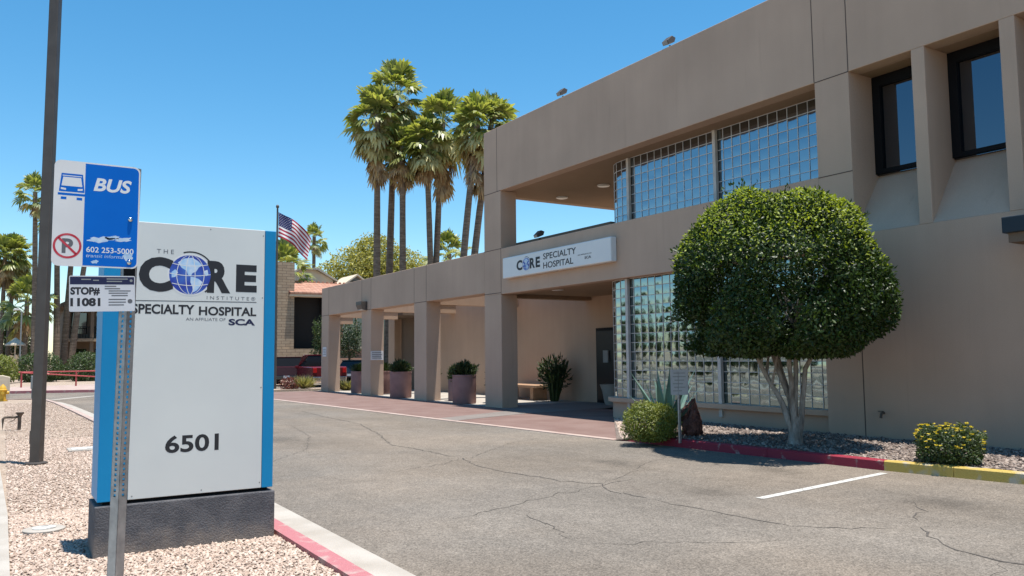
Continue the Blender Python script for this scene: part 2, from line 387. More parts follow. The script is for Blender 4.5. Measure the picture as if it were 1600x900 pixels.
class MB:
    """collects boxes, prisms and tubes; build() links them as ONE mesh object"""
    def __init__(s): s.v = []; s.f = []; s.mi = []
    def add(s, vs, fs, mi=0):
        n = len(s.v); s.v += [tuple(p) for p in vs]
        s.f += [tuple(i + n for i in f) for f in fs]; s.mi += [mi] * len(fs); return s
    def box(s, x0, x1, y0, y1, z0, z1, mi=0):
        x0, x1 = min(x0, x1), max(x0, x1); y0, y1 = min(y0, y1), max(y0, y1); z0, z1 = min(z0, z1), max(z0, z1)
        vs = [(x0, y0, z0), (x1, y0, z0), (x1, y1, z0), (x0, y1, z0), (x0, y0, z1), (x1, y0, z1), (x1, y1, z1), (x0, y1, z1)]
        return s.add(vs, [(0, 3, 2, 1), (4, 5, 6, 7), (0, 1, 5, 4), (1, 2, 6, 5), (2, 3, 7, 6), (3, 0, 4, 7)], mi)
    def prism(s, poly, fn, t0, t1, mi=0):
        """poly in (a,b); fn(a,b,t) -> xyz; extruded t0..t1"""
        n = len(poly)
        vs = [fn(a, b, t0) for a, b in poly] + [fn(a, b, t1) for a, b in poly]
        fs = [tuple(range(n))[::-1], tuple(range(n, 2 * n))] + [(i, (i + 1) % n, n + (i + 1) % n, n + i) for i in range(n)]
        return s.add(vs, fs, mi)
    def tube(s, pts, rad, n=10, cap=True, mi=0, rot=0.):
        pts = [Vector(p) for p in pts]
        if not hasattr(rad, '__len__'): rad = [rad] * len(pts)
        vs, fs = [], []
        ref = Vector((0, 0, 1)) if abs((pts[-1] - pts[0]).normalized().z) < .9 else Vector((0, 1, 0))
        for i, p in enumerate(pts):
            d = (pts[min(i + 1, len(pts) - 1)] - pts[max(i - 1, 0)]).normalized()
            a = d.cross(ref).normalized(); b = d.cross(a).normalized()
            for k in range(n):
                t = 2 * math.pi * k / n + rot
                vs.append(p + a * (rad[i] * math.cos(t)) + b * (rad[i] * math.sin(t)))
        for i in range(len(pts) - 1):
            for k in range(n):
                fs.append((i * n + k, i * n + (k + 1) % n, (i + 1) * n + (k + 1) % n, (i + 1) * n + k))
        if cap:
            fs.append(tuple(range(n))); fs.append(tuple(range((len(pts) - 1) * n, len(pts) * n))[::-1])
        return s.add(vs, fs, mi)
    def lathe(s, prof, cx, cy, n=24, mi=0):
        vs, fs = [], []
        for r_, z in prof:
            for k in range(n):
                t = 2 * math.pi * k / n
                vs.append((cx + r_ * math.cos(t), cy + r_ * math.sin(t), z))
        for i in range(len(prof) - 1):
            for k in range(n):
                fs.append((i * n + k, i * n + (k + 1) % n, (i + 1) * n + (k + 1) % n, (i + 1) * n + k))
        fs.append(tuple(range(n))[::-1]); fs.append(tuple(range((len(prof) - 1) * n, len(prof) * n)))
        return s.add(vs, fs, mi)
    def build(s, name, mats, parent=None, smooth=False, bevel=0., seg=2):
        me = bpy.data.meshes.new(name)
        off = wloc(parent) if parent is not None else Vector((0, 0, 0))
        me.from_pydata([(x - off.x, y - off.y, z - off.z) for x, y, z in s.v], [], s.f)
        if not isinstance(mats, (list, tuple)): mats = [mats]
        for m in mats: me.materials.append(MT[m] if isinstance(m, str) else m)
        if len(mats) > 1: me.polygons.foreach_set('material_index', s.mi)
        bm = bmesh.new(); bm.from_mesh(me); bmesh.ops.recalc_face_normals(bm, faces=bm.faces); bm.to_mesh(me); bm.free()
        o = bpy.data.objects.new(name, me); COL.objects.link(o)
        if parent is not None: o.parent = parent
        if smooth:
            for p in me.polygons: p.use_smooth = True
            me.set_sharp_from_angle(angle=R(40))
        if bevel:
            b = o.modifiers.new('edge', 'BEVEL'); b.width = bevel; b.segments = seg; b.limit_method = 'ANGLE'; b.angle_limit = R(40)
        return o

def tag(o, label=None, cat=None, group=None, kind=None):
    if label: o['label'] = label
    if cat: o['category'] = cat
    if group: o['group'] = group
    if kind: o['kind'] = kind
    return o

def thing(name, label, cat, loc=(0, 0, 0), group=None):
    o = bpy.data.objects.new(name, None); COL.objects.link(o)
    o.location = loc; o.empty_display_size = .3
    return tag(o, label, cat, group)

def struct(o):
    o['kind'] = 'structure'; return o

def npmesh(name, V, F, material, parent=None, smooth=False, local=False):
    """V (n,3) float, F (m,k) int -> mesh object, all faces with k corners"""
    V = np.asarray(V, dtype=np.float64); F = np.asarray(F, dtype=np.int32)
    if parent is not None and not local: V = V - np.array(wloc(parent))
    me = bpy.data.meshes.new(name)
    me.vertices.add(len(V)); me.vertices.foreach_set('co', V.astype(np.float32).ravel())
    k = F.shape[1]
    me.loops.add(F.size); me.loops.foreach_set('vertex_index', F.ravel())
    me.polygons.add(len(F)); me.polygons.foreach_set('loop_start', np.arange(0, F.size, k, dtype=np.int32))
    me.update(calc_edges=True)
    me.materials.append(MT[material])
    if smooth: me.polygons.foreach_set('use_smooth', np.ones(len(F), dtype=bool))
    o = bpy.data.objects.new(name, me); COL.objects.link(o)
    if parent is not None: o.parent = parent
    return o

def unit(n):
    d = rng.normal(size=(n, 3)); return d / np.linalg.norm(d, axis=1)[:, None]

def leaf_arrays(P, D, size, aspect=.5, jitter=.7, fold=.12, face=0.):
    """folded four-corner leaves at P pointing roughly along D"""
    n = len(P)
    Nrm = D
    if face:
        # leaf blades lie roughly along the crown's skin and look outwards
        Nrm = D / np.linalg.norm(D, axis=1)[:, None] + rng.normal(size=(n, 3)) * (.45 / face)
        D = np.cross(Nrm, unit(n)) + Nrm * .25
        jitter = .12
    D = D + rng.normal(size=(n, 3)) * jitter
    D /= np.linalg.norm(D, axis=1)[:, None]
    Sd = np.cross(D, Nrm if face else unit(n)); Sd /= np.linalg.norm(Sd, axis=1)[:, None]
    Nn = np.cross(D, Sd)
    L_ = size * rng.uniform(.65, 1.3, n)[:, None]
    Wd = L_ * aspect * .5
    mid = P + D * L_ * .45
    V = np.stack([P, mid + Sd * Wd + Nn * L_ * fold, P + D * L_, mid - Sd * Wd + Nn * L_ * fold], axis=1).reshape(-1, 3)
    b = np.arange(n) * 4
    F = np.concatenate([np.stack([b, b + 1, b + 2], 1), np.stack([b, b + 2, b + 3], 1)])
    return V, F

def kids(o):
    return [c for c in bpy.data.objects if c.parent == o]

def dup(root, loc, label=None, group=None, rz=0., sc=1.):
    r_ = root.copy(); COL.objects.link(r_); r_.location = loc; r_.rotation_euler = (0, 0, rz); r_.scale = (sc,) * 3
    if label: r_['label'] = label
    if group: r_['group'] = group
    for ch in kids(root):
        c = ch.copy(); COL.objects.link(c); c.parent = r_
        for g in kids(ch):
            d = g.copy(); COL.objects.link(d); d.parent = c
    return r_

TK = .25   # painted and vinyl lettering is only a fraction of a millimetre thick
def letters(lines, material, parent, org, ux, uz, nrm, depth=.004, name='lettering'):
    """lines: (text, x0, x1, z0, z1, bold, shear) fitted into that box on the plane org + x*ux + z*uz; one mesh"""
    made = []
    ux, uz, nrm, org = Vector(ux), Vector(uz), Vector(nrm), Vector(org)
    for text, x0, x1, z0, z1, bold, shear in lines:
        cu_ = bpy.data.curves.new('t', 'FONT'); cu_.body = text; cu_.offset = bold; cu_.shear = shear; cu_.extrude = .5; cu_.resolution_u = 4
        ob = bpy.data.objects.new('t', cu_); COL.objects.link(ob)
        bpy.context.view_layer.update()
        dg = bpy.context.evaluated_depsgraph_get()
        me = bpy.data.meshes.new_from_object(ob.evaluated_get(dg))
        co = np.array([v.co[:] for v in me.vertices]); lo, hi = co.min(0), co.max(0)
        vs, fs = [], []
        for c in co:
            a = x0 + (c[0] - lo[0]) / (hi[0] - lo[0]) * (x1 - x0)
            b = z0 + (c[1] - lo[1]) / (hi[1] - lo[1]) * (z1 - z0)
            d = (c[2] - lo[2]) / max(hi[2] - lo[2], 1e-6) * depth * TK
            vs.append(org + ux * a + uz * b + nrm * d)
        fs += [tuple(p.vertices) for p in me.polygons]
        mb = MB(); mb.add(vs, fs); made.append(mb.build(name, material, parent))
        bpy.data.objects.remove(ob); bpy.data.curves.remove(cu_); bpy.data.meshes.remove(me)
    return made

def sweep(path, section, name, material, bevel=0., parent=None):
    """section [(offset to the right of travel, z)] closed, carried along the XY path"""
    mb = MB(); n = len(section); P = [Vector((p[0], p[1], 0)) for p in path]
    zs = [p[2] if len(p) > 2 else 1. for p in path]
    vs, fs = [], []
    for i, p in enumerate(P):
        d = (P[min(i + 1, len(P) - 1)] - P[max(i - 1, 0)]).normalized(); r_ = Vector((d.y, -d.x, 0))
        for o_, z in section:
            vs.append((p.x + r_.x * o_, p.y + r_.y * o_, z * zs[i] if z > 0 else z))
    for i in range(len(P) - 1):
        for k in range(n):
            fs.append((i * n + k, i * n + (k + 1) % n, (i + 1) * n + (k + 1) % n, (i + 1) * n + k))
    fs += [tuple(range(n)), tuple(range((len(P) - 1) * n, len(P) * n))[::-1]]
    mb.add(vs, fs)
    return mb.build(name, material, parent, bevel=bevel)

def sheet(poly, z, name, material, thick=None):
    mb = MB()
    if thick: mb.prism(poly, lambda a, b, t: (a, b, t), z - thick, z)
    else: mb.add([(x, y, z) for x, y in poly], [tuple(range(len(poly)))])
    return struct(mb.build(name, material))
# ================================================================== SETTING
g_ = MB(); g_.add([(-900, -900, -.06), (900, -900, -.06), (900, 900, -.06), (-900, 900, -.06)], [(0, 1, 2, 3)])
struct(g_.build('ground', 'desert'))
EDGE = [(8.2, 47.), (8.6, 40.), (9.03, 31.4), (9.54, 18.3), (9.87, 12.1), (9.98, 10.2), (10.19, 6.85), (10.45, 5.2), (10.75, 3.), (11.2, 0.), (11.9, -5.), (12.3, -9.)]
ISL = [(2.08, -6.), (2.08, 6.), (2.07, 15.), (1.95, 22.6), (1.82, 27.2), (1.62, 33.), (1.42, 35.6), (1.1, 36.7), (.45, 37.4), (-.6, 37.6), (-2.2, 37.6)]
sheet([(-3, -12), (14, -12)] + [(14, 12.), (10.2, 12.)] + [(10.2, 38), (26, 39.3), (26, 52.4), (9, 47.6), (8.2, 45.6), (4.0, 45.4), (.8, 46.5), (-3, 47)], 0.0, 'driveway', 'asphalt')
sheet([(-13, -150), (-3, -150), (-3, 250), (-13, 250)], .004, 'street', 'asphalt')
sheet([(-60, -150), (-15.2, -150), (-15.2, 250), (-60, 250)], .10, 'roadside_gravel', 'gravel', .15)
sheet([(-15.2, -150), (-13, -150), (-13, 250), (-15.2, 250)], .13, 'far_pavement', 'concrete', .2)
sheet([(-2.9, -40), (.10, -40), (.10, 9.5), (.02, 14), (-.1, 37.4), (-2.9, 37.4)], .105, 'sidewalk', 'concrete', .2)
sheet([(.0, -8)] + ISL + [(-2.2, 37.2), (-.12, 37.2)], .085, 'gravel_island', 'gravel', .2)
# kerb round the island: red on top near the sign, bare concrete farther on, with a concrete gutter beside it
def lerp_cut(path, y0, y1):
    out = []
    for a, b in zip(path[:-1], path[1:]):
        for t in np.linspace(0, 1, 9)[:-1]:
            p = (a[0] + (b[0] - a[0]) * t, a[1] + (b[1] - a[1]) * t)
            if y0 <= p[1] <= y1: out.append(p)
    return out
def eat(y): return (float(np.interp(-y, [-q[1] for q in EDGE], [q[0] for q in EDGE])), y)
struct(sweep([(2.08, -6.), (2.08, 2.), (2.08, 6.), (2.08, 9.2)], [(-.03, 0), (.15, 0), (.13, .105), (.11, .125), (-.03, .125)], 'kerb_red', 'faded_red'))
struct(sweep([(2.08, 9.206)] + [p for p in ISL if p[1] > 9.3], [(-.03, 0), (.15, 0), (.13, .105), (.11, .125), (-.03, .125)], 'kerb', 'pink_conc'))
struct(sweep([(2.08, -6.)] + ISL[1:9], [(.152, -.05), (.54, -.05), (.54, .006), (.152, .006)], 'gutter', 'concrete'))
# flush pinkish gutter along the entrance and paving
struct(sweep(lerp_cut(EDGE, 11.9, 39.)[::-1], [(-.10, -.05), (.10, -.05), (.10, .012), (-.10, .012)], 'entrance_gutter', 'pink_conc'))
ins = [(x + .1, y) for x, y in EDGE[1:5]]
sheet(ins + [(9.82, 12.0), (13.0, 16.02), (15.2, 16.05), (15.2, 19.4), (13.05, 19.2), (13.05, 38.4), (8.75, 38.9)], .008, 'red_pavement', 'red_paving')
sheet([(9.62, 18.98), (9.60, 18.02), (12.2, 18.98), (17.0, 19.6), (17.0, 22.45), (13.05, 22.45), (12.75, 20.35)], .013, 'grey_pavement', 'grey_paving')
sheet([(13.055, 22.46), (17.0, 22.46), (17.0, 39), (13.055, 38.9)], .011, 'courtyard_pavement', 'concrete')
# planter bed beside the building, with its painted kerb
bed = [(10.12, 11.2), (10.33, 6.85), (10.6, 5.2), (10.9, 3), (11.35, 0), (12.05, -5), (12.4, -8.6), (13.05, -8.6), (13.05, 14.6)]
mb = MB()
mb.add([(x, y, .115) for x, y in bed] , [tuple(range(len(bed)))])
mb.add([(10.12, 11.2, .115), (13.05, 14.6, .115), (13.05, 16.1, .02), (9.8, 12.02, .02)], [(0, 1, 2, 3)])
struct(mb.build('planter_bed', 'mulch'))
KS = [(0, 0), (.15, 0), (.15, .135), (.025, .135), (.008, .12)]
def kerb(y0, y1, name, material, ramp=False):
    p = lerp_cut(EDGE, y0, y1)
    p = [(a, b, 1.) for a, b in [eat(y1)] + [q for q in p if y0 + .02 < q[1] < y1 - .02] + [eat(y0)]]
    if ramp: p = [(a, b, min(1., max(.12, (12.0 - b) / .9))) for a, b, _ in p]
    # travelling towards -Y: right of travel is -X, so offsets are negative to run into the bed
    return struct(sweep(p, [(-o, z) for o, z in KS], name, material))
for a, b in ((8.72, 12.0), (6.825, 8.712)): kerb(a, b, 'kerb_red', 'red_paint', True)
for a, b in ((5.95, 6.821), (3.6, 5.942), (1.0, 3.592), (-8.5, .992)): kerb(a, b, 'kerb_yellow', 'yellow_paint')
# painted bay line
def strip(pts, w, z, name, material, ragged=0.):
    mb = MB(); n = len(pts); vs = []
    for i, p in enumerate(pts):
        a, b = Vector((*pts[max(i - 1, 0)], 0)), Vector((*pts[min(i + 1, n - 1)], 0))
        d = (b - a).normalized(); s_ = Vector((-d.y, d.x, 0))
        ww = (w[i] if hasattr(w, '__len__') else w) * (1 + random.uniform(-ragged, ragged)) / 2
        vs += [(p[0] + s_.x * ww, p[1] + s_.y * ww, z), (p[0] - s_.x * ww, p[1] - s_.y * ww, z)]
    mb.add(vs, [(2 * i, 2 * i + 2, 2 * i + 3, 2 * i + 1) for i in range(n - 1)])
    return struct(mb.build(name, material))
strip([(9.98, 6.68), (9.2, 6.58), (8.2, 6.45), (7.16, 6.32)], .105, .004, 'parking_line', 'white_paint', .04)
strip([(8.55, 1.5), (9.4, 1.6), (10.7, 1.75)], .105, .004, 'parking_line', 'white_paint', .04)
strip([(1.75, 37.9), (3.4, 40.6), (5.4, 42.2), (7.5, 43.2)], .35, .005, 'parking_line', 'concrete')
def jag(P, step=.11, amp=.035):
    out = []
    for a, b in zip(P[:-1], P[1:]):
        L_ = math.hypot(b[0] - a[0], b[1] - a[1]); k = max(1, int(L_ / step))
        for i in range(k):
            t = i / k; out.append((a[0] + (b[0] - a[0]) * t + random.gauss(0, amp * .55), a[1] + (b[1] - a[1]) * t + random.gauss(0, amp)))
    out.append(P[-1]); return out
def crack(P, w, fade=True):
    q = jag(P); n = len(q)
    ws = [w * random.uniform(.3, 1.35) * (min(1, i / 4, (n - 1 - i) / 4) if fade else 1) for i in range(n)]
    strip(q, ws, .003, 'asphalt_crack', 'crack')
crack([(7.73, 24.48), (7.46, 21.4), (7.37, 18.83), (6.7, 16), (6.08, 13.95), (6.15, 13.01), (6.17, 11.86), (6.2, 11.44)], .022)
crack([(6.2, 11.44), (5.95, 10.52), (5.95, 9.55), (6.07, 9.1), (6.12, 8.59), (6.38, 8.16), (6.12, 7.63), (6.17, 7.07)], .022, False)
crack([(6.17, 7.07), (6.14, 6.52), (6.21, 5.96), (6.22, 5.56), (6.26, 5.14), (6.62, 4.79), (7.04, 4.49)], .017)
crack([(8.4, 5.4), (8.25, 5.22), (7.92, 4.84), (7.32, 4.68), (7.17, 4.54)], .014)
crack([(7.17, 4.54), (7.03, 4.31), (6.82, 4.11), (6.7, 3.94), (6.57, 3.66), (6.52, 3.48), (6.57, 3.28), (6.6, 2.9)], .026, False)
crack([(4.4, 10.53), (5.0, 10.79), (5.62, 11.01), (6.55, 11.59), (8.03, 12.88), (9.03, 13.3)], .011)
crack([(3.64, 7.13), (4.09, 7.31), (4.69, 7.54), (5.24, 7.73), (5.79, 7.87), (6.45, 8.1), (7.09, 8.23)], .012)
crack([(4.39, 7.31), (4.55, 7.07), (4.46, 6.49), (4.2, 5.72)], .009)
crack([(6.52, 3.48), (6.26, 3.31), (6.05, 3.24), (5.8, 3.0)], .013)
crack([(4.2, 5.72), (5.0, 5.2), (5.9, 4.7)], .008)
crack([(3.4, 12.5), (4.6, 14.2), (5.4, 16.5), (5.9, 19.5)], .010)
crack([(8.8, 9.6), (8.0, 9.2), (7.2, 8.6), (6.4, 8.15)], .009)
# far side of the cross drive: red kerb, pinkish walk, raked gravel
struct(sweep([(-6, 48.2), (.8, 46.55), (4.0, 45.4), (8.2, 45.6)], [(0, 0), (-.15, 0), (-.15, .13), (0, .13)], 'kerb_red', 'faded_red'))
sheet([(-8, 48.85), (.8, 46.7), (4.0, 45.55), (8.2, 45.75), (9, 47.75), (9, 57), (5, 56.6), (-8, 51.5)], .10, 'far_pavement', 'pink_conc', .2)
sheet([(-30, 52), (-8, 51.55), (5, 56.65), (9, 57.05), (9, 75), (-30, 80)], .09, 'far_gravel', 'gravel', .2)
sheet([(9.0, 38.95), (16.8, 39.1), (16.8, 40.6), (12.6, 40.4), (9.0, 40.2)], .09, 'landscape_strip', 'gravel', .2)
sheet([(9.05, 53), (40, 53), (40, 62), (9.05, 62)], .07, 'house_forecourt', 'gravel', .2)

# ------------------------------------------------------------------ loose stones lying on the gravel
def stones(name, P, size, material='stone'):
    n = len(P)
    base = np.array([(-1, -1, -.6), (1, -1, -.6), (1, 1, -.6), (-1, 1, -.6), (-.75, -.75, .7), (.75, -.75, .7), (.75, .75, .7), (-.75, .75, .7)]) * .5
    fc = np.array([(0, 3, 2, 1), (4, 5, 6, 7), (0, 1, 5, 4), (1, 2, 6, 5), (2, 3, 7, 6), (3, 0, 4, 7)])
    a = rng.uniform(0, 6.28, n); c, s_ = np.cos(a), np.sin(a)
    sc = size * rng.uniform(.45, 1.5, (n, 1)) * np.stack([rng.uniform(.7, 1.3, n), rng.uniform(.6, 1.1, n), rng.uniform(.4, .8, n)], 1)
    V = base[None] * sc[:, None, :] * rng.uniform(.7, 1.2, (n, 8, 1))
    tilt = rng.normal(0, .35, (n, 2))
    z = V[..., 2] + V[..., 0] * tilt[:, :1] + V[..., 1] * tilt[:, 1:]
    x = V[..., 0] * c[:, None] - V[..., 1] * s_[:, None]; y = V[..., 0] * s_[:, None] + V[..., 1] * c[:, None]
    V = np.stack([x, y, z], -1) + P[:, None, :]
    F = (fc[None] + (np.arange(n) * 8)[:, None, None]).reshape(-1, 4)
    return npmesh(name, V.reshape(-1, 3), F, material)
def island_pts(n, y0, y1, pw=1.):
    y = y0 + (y1 - y0) * rng.uniform(0, 1, n) ** pw
    x = rng.uniform(.11, 2.04, n)
    xm = np.interp(y, [p[1] for p in ISL[:9]], [p[0] for p in ISL[:9]]) - .04
    x = .11 + (x - .11) * (xm - .11) / 1.93
    P = np.stack([x, y, np.full(n, .092)], 1)
    keep = ~((x > .6) & (x < 2.05) & (y > 7.07) & (y < 7.6))
    return P[keep]
P = np.concatenate([island_pts(30000, 4.3, 9.5), island_pts(20000, 9., 18.), island_pts(9000, 17, 34.)])
tag(stones('gravel', P, .021), 'tan and pink gravel stones spread round the monument sign', 'gravel', kind='stuff')
yy = rng.uniform(3.2, 13.5, 9000); xl = np.interp(yy, [3, 5.2, 6.85, 11.2, 14.], [10.95, 10.63, 10.37, 10.15, 12.3])
P = np.stack([xl + (12.97 - xl) * rng.uniform(0, 1, 9000) ** .9, yy, np.full(9000, .122)], 1)
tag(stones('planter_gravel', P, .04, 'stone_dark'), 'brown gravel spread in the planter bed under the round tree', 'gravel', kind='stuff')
t = rng.uniform(0, 1, 2200); u_ = rng.uniform(0, 1, 2200)
P = np.stack([9.9 + 3.0 * t + .2 * u_, 12.0 + 3.9 * t - 1.1 * u_, .03 + .085 * u_], 1)
tag(stones('pale_gravel', P, .035), 'pale gravel patch between the red paving and the kerb end', 'gravel', kind='stuff')

# ================================================================== HOSPITAL BUILDING
H = thing('hospital_building', 'tan stucco two storey hospital with grid glazing and a colonnade', 'building', (15, 12, 0))
TOP = 8.8
m = MB()
m.box(13, 13.3, -12, 9.05, 0, 3.73); m.box(13, 13.3, 9.05, 9.78, 0, 3.73)
m.box(13, 13.82, 9.05, 9.78, 3.73, 6.75)
m.box(13.3, 13.82, 8.98, 9.78, 0, 3.73)
m.box(14.75, 26, -12, 15.9, 0, 6.745)
m.box(14.4, 17.0, 9.8, 16.85, 0, 3.575)
m.box(14.74, 26, 15.9, 17.38, 4.5, 6.745)
m.box(13.825, 14.75, -12, 9.05, 0, 6.745)
m.build('wall', 'stucco', H)
m = MB(); m.box(13, 13.35, -12, 22.42, 6.75, TOP); m.box(13.35, 26, 22.1, 22.42, 6.75, TOP); m.build('upper_fascia', 'stucco', H, bevel=.012)
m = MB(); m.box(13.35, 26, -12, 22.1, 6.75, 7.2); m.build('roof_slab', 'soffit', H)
m = MB(); m.box(13, 13.3, 9.78, 21.4, 3.5, 4.92); m.build('belt_course', 'stucco', H, bevel=.012)
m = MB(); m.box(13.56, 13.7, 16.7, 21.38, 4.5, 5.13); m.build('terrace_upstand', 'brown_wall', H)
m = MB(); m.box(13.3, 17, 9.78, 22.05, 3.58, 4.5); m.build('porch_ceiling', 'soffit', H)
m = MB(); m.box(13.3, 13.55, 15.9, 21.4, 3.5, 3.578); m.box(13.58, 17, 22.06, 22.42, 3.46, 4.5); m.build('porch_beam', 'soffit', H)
m = MB(); m.box(17, 17.3, 16.85, 34, 0, 4.4); m.box(17, 17.3, 37.7, 38.5, 0, 4.4); m.box(16.65, 17, 37.75, 38.5, 0, 4.4); m.build('porch_wall', 'stucco_pale', H)
m = MB(); m.box(17.01, 17.29, 34, 37.7, 0, 4.4); m.box(15.4, 17, 34, 37.7, 3.5, 4.3); m.build('alcove_shade', 'brown_wall', H)  # darker stucco puts the recess's shade into the wall colour, under a slab
m = MB(); m.box(13, 13.58, 21.4, 22.42, 3.5, 6.75); m.build('corner_pier', 'stucco', H, bevel=.012)
for y0 in (21.4, 26.65, 31.9, 37.1):
    m = MB(); m.box(13, 13.58, y0, y0 + 1.03 - (.03 if y0 > 37 else 0), 0, 3.5 if y0 < 22 else 3.6)
    m.build('column', 'stucco', H, bevel=.012)
m = MB(); m.box(13, 13.6, 22.42, 38.1, 3.6, 4.93); m.build('canopy_beam', 'stucco', H, bevel=.012)
for y0 in (26.7, 31.95, 37.2):
    m = MB(); m.box(13.6, 17, y0, y0 + .4, 3.5, 4.6); m.box(13.6, 14.25, y0 + .02, y0 + .38, 3.2, 3.5); m.build('cross_beam', 'stucco_pale', H)
# joints of the render
def vj(y, z0, z1): MB().box(12.997, 13.01, y - .009, y + .009, z0, z1).build('joint', 'joint', H)
def hj(y0, y1, z): MB().box(12.996, 13.01, y0, y1, z - .009, z + .009).build('joint', 'joint', H)
for y in (9.79, 9.05, 21.6): vj(y, 6.76, TOP)
hj(9.05, 9.78, 6.75); hj(9.05, 9.78, 4.9); vj(9.02, .1, 3.7)
hj(21.4, 22.42, 3.55); hj(21.4, 22.42, 4.92); hj(21.4, 22.42, 6.75); vj(21.4, 3.5, 4.92)
for y in (26.65, 27.68, 31.9, 32.93, 37.1): vj(y, 3.61, 4.93)
for y in (26.65, 31.9, 37.1): hj(y, y + 1.0, 3.6)

# tall recessed windows between fins, each with a sloping sill
y = 9.05
fins = []
k = 0
while y > -10:
    y0 = y - 1.215
    w = MB(); d = .035
    w.box(13.74, 13.80, y0, y, 4.88, 6.75)
    fr = MB()
    for a, b, c, e in ((y0, y0 + .07, 4.90, 6.74), (y - .16, y, 4.90, 6.74), (y0 + .07, y - .16, 4.90, 4.98), (y0 + .07, y - .16, 6.55, 6.74)): fr.box(13.69, 13.738, a, b, c, e)
    f_ = fr.build('window', 'dark_metal', H)
    w.build('pane', 'dark_glass', f_)
    s_ = MB(); s_.prism([(13.0, 3.732), (13.80, 3.732), (13.80, 4.878)], lambda a, b, t: (a, t, b), y0, y)
    s_.build('window_sill', 'stucco', H)
    fn = MB(); fn.box(13, 13.82, y0 - .235, y0, 3.732, 6.75); fn.build('fin', 'stucco', H, bevel=.01)
    y = y0 - .235; k += 1

# glass block walls
def arcpath(x, ystart, yend, rad):
    pts = [(x, ystart), (x, yend)]
    for t in np.linspace(0, math.pi / 2, 13)[1:]: pts.append((x + rad - rad * math.cos(t), yend + rad * math.sin(t)))
    return pts
def resample(pts, step):
    P = np.array(pts); s_ = np.concatenate([[0], np.cumsum(np.linalg.norm(np.diff(P, axis=0), axis=1))])
    q = np.arange(0, s_[-1] + 1e-6, step)
    return np.stack([np.interp(q, s_, P[:, 0]), np.interp(q, s_, P[:, 1])], 1)
def glass_wall(x, ystart, yend, rad, z0, z1, rows, bw, material, mulls, label, mz0, tl=.010, A0=.0025, A1=.0065, gw_=.008, gmat='grid_white'):
    path = resample(arcpath(x, ystart, yend, rad), bw)
    bh = (z1 - z0) / rows; K = 5
    V, F = [], []
    g = np.linspace(-1, 1, K)
    for i in range(len(path) - 1):
        a, b = path[i], path[i + 1]; d = (b - a) / np.linalg.norm(b - a); nx = np.array([-d[1], d[0]])
        for j in range(rows):
            tu, tv = rng.normal(0, tl, 2); A = rng.uniform(A0, A1); sk = rng.normal(0, A0 * .5, 3)
            n0 = len(V)
            for q in range(K):
                for p in range(K):
                    u, v = g[p], g[q]
                    o = A * (1 - u * u) * (1 - v * v) + (tu * u * bw / 2 + tv * v * bh / 2) + sk[0] * math.sin(3 * u + sk[2] * 900) + sk[1] * math.cos(3 * v + sk[2] * 700)
                    pp = a + d * bw * (u + 1) / 2 + nx * o
                    V.append((pp[0], pp[1], z0 + bh * (j + (v + 1) / 2)))
            for q in range(K - 1):
                for p in range(K - 1):
                    s0 = n0 + q * K + p; F.append((s0, s0 + 1, s0 + K + 1, s0 + K))
    gw = npmesh('glass_block_wall', V, F, material, H, smooth=True)
    if label: gw['label'] = label
    gm = MB()
    for i, p in enumerate(path):
        d = path[min(i + 1, len(path) - 1)] - path[max(i - 1, 0)]; d /= np.linalg.norm(d); nx = np.array([-d[1], d[0]])
        c0, c1 = p - nx * .004, p + nx * .011
        w = gw_
        q = [c0 - d * w, c0 + d * w, c1 + d * w, c1 - d * w]
        gm.prism([tuple(t) for t in q], lambda a, b, t: (a, b, t), z0, z1)
    for j in range(rows + 1):
        zz = z0 + bh * j
        vs, fs = [], []
        for i, p in enumerate(path):
            d = path[min(i + 1, len(path) - 1)] - path[max(i - 1, 0)]; d /= np.linalg.norm(d); nx = np.array([-d[1], d[0]])
            for o_, z_ in ((-.004, -gw_), (.013, -gw_), (.013, gw_), (-.004, gw_)):
                vs.append((p[0] + nx[0] * o_, p[1] + nx[1] * o_, zz + z_))
        for i in range(len(path) - 1):
            for k_ in range(4): fs.append((i * 4 + k_, i * 4 + (k_ + 1) % 4, i * 4 + 4 + (k_ + 1) % 4, i * 4 + 4 + k_))
        gm.add(vs, fs)
    gm.build('mortar_grid', gmat, gw)
    for ym in mulls:
        mm = MB(); mm.box(x - .10, x - .016, ym - .045, ym + .045, mz0, z1 - .005); mm.build('mullion', 'grid_white', gw)
    return gw
glass_wall(13.8, 9.8, 16.5, .9, 4.55, 6.745, 9, .2572, 'block_upper', (16.15, 13.09, 10.03), 'blue reflecting upper glass block band', 4.6, .0035, .0008, .002, .0065, 'grid_blue')
glass_wall(13.25, 9.8, 15.97, .9, .53, 3.495, 13, .2572, 'block_lower', (15.64, 12.60), 'mirrored glass block wall at ground level', .25, .0055, .0012, .0034, .0075)
pw = [(13.25, 9.79)] + arcpath(13.25, 9.79, 15.97, .9)[1:]
o = sweep(pw, [(-.05, 0), (.25, 0), (.25, .42), (-.05, .42)], 'plinth_wall', 'stucco', parent=H)
o = sweep(pw, [(-.17, .42), (.25, .42), (.25, .53), (-.17, .53)], 'ledge', 'stucco_pale', parent=H, bevel=.01)
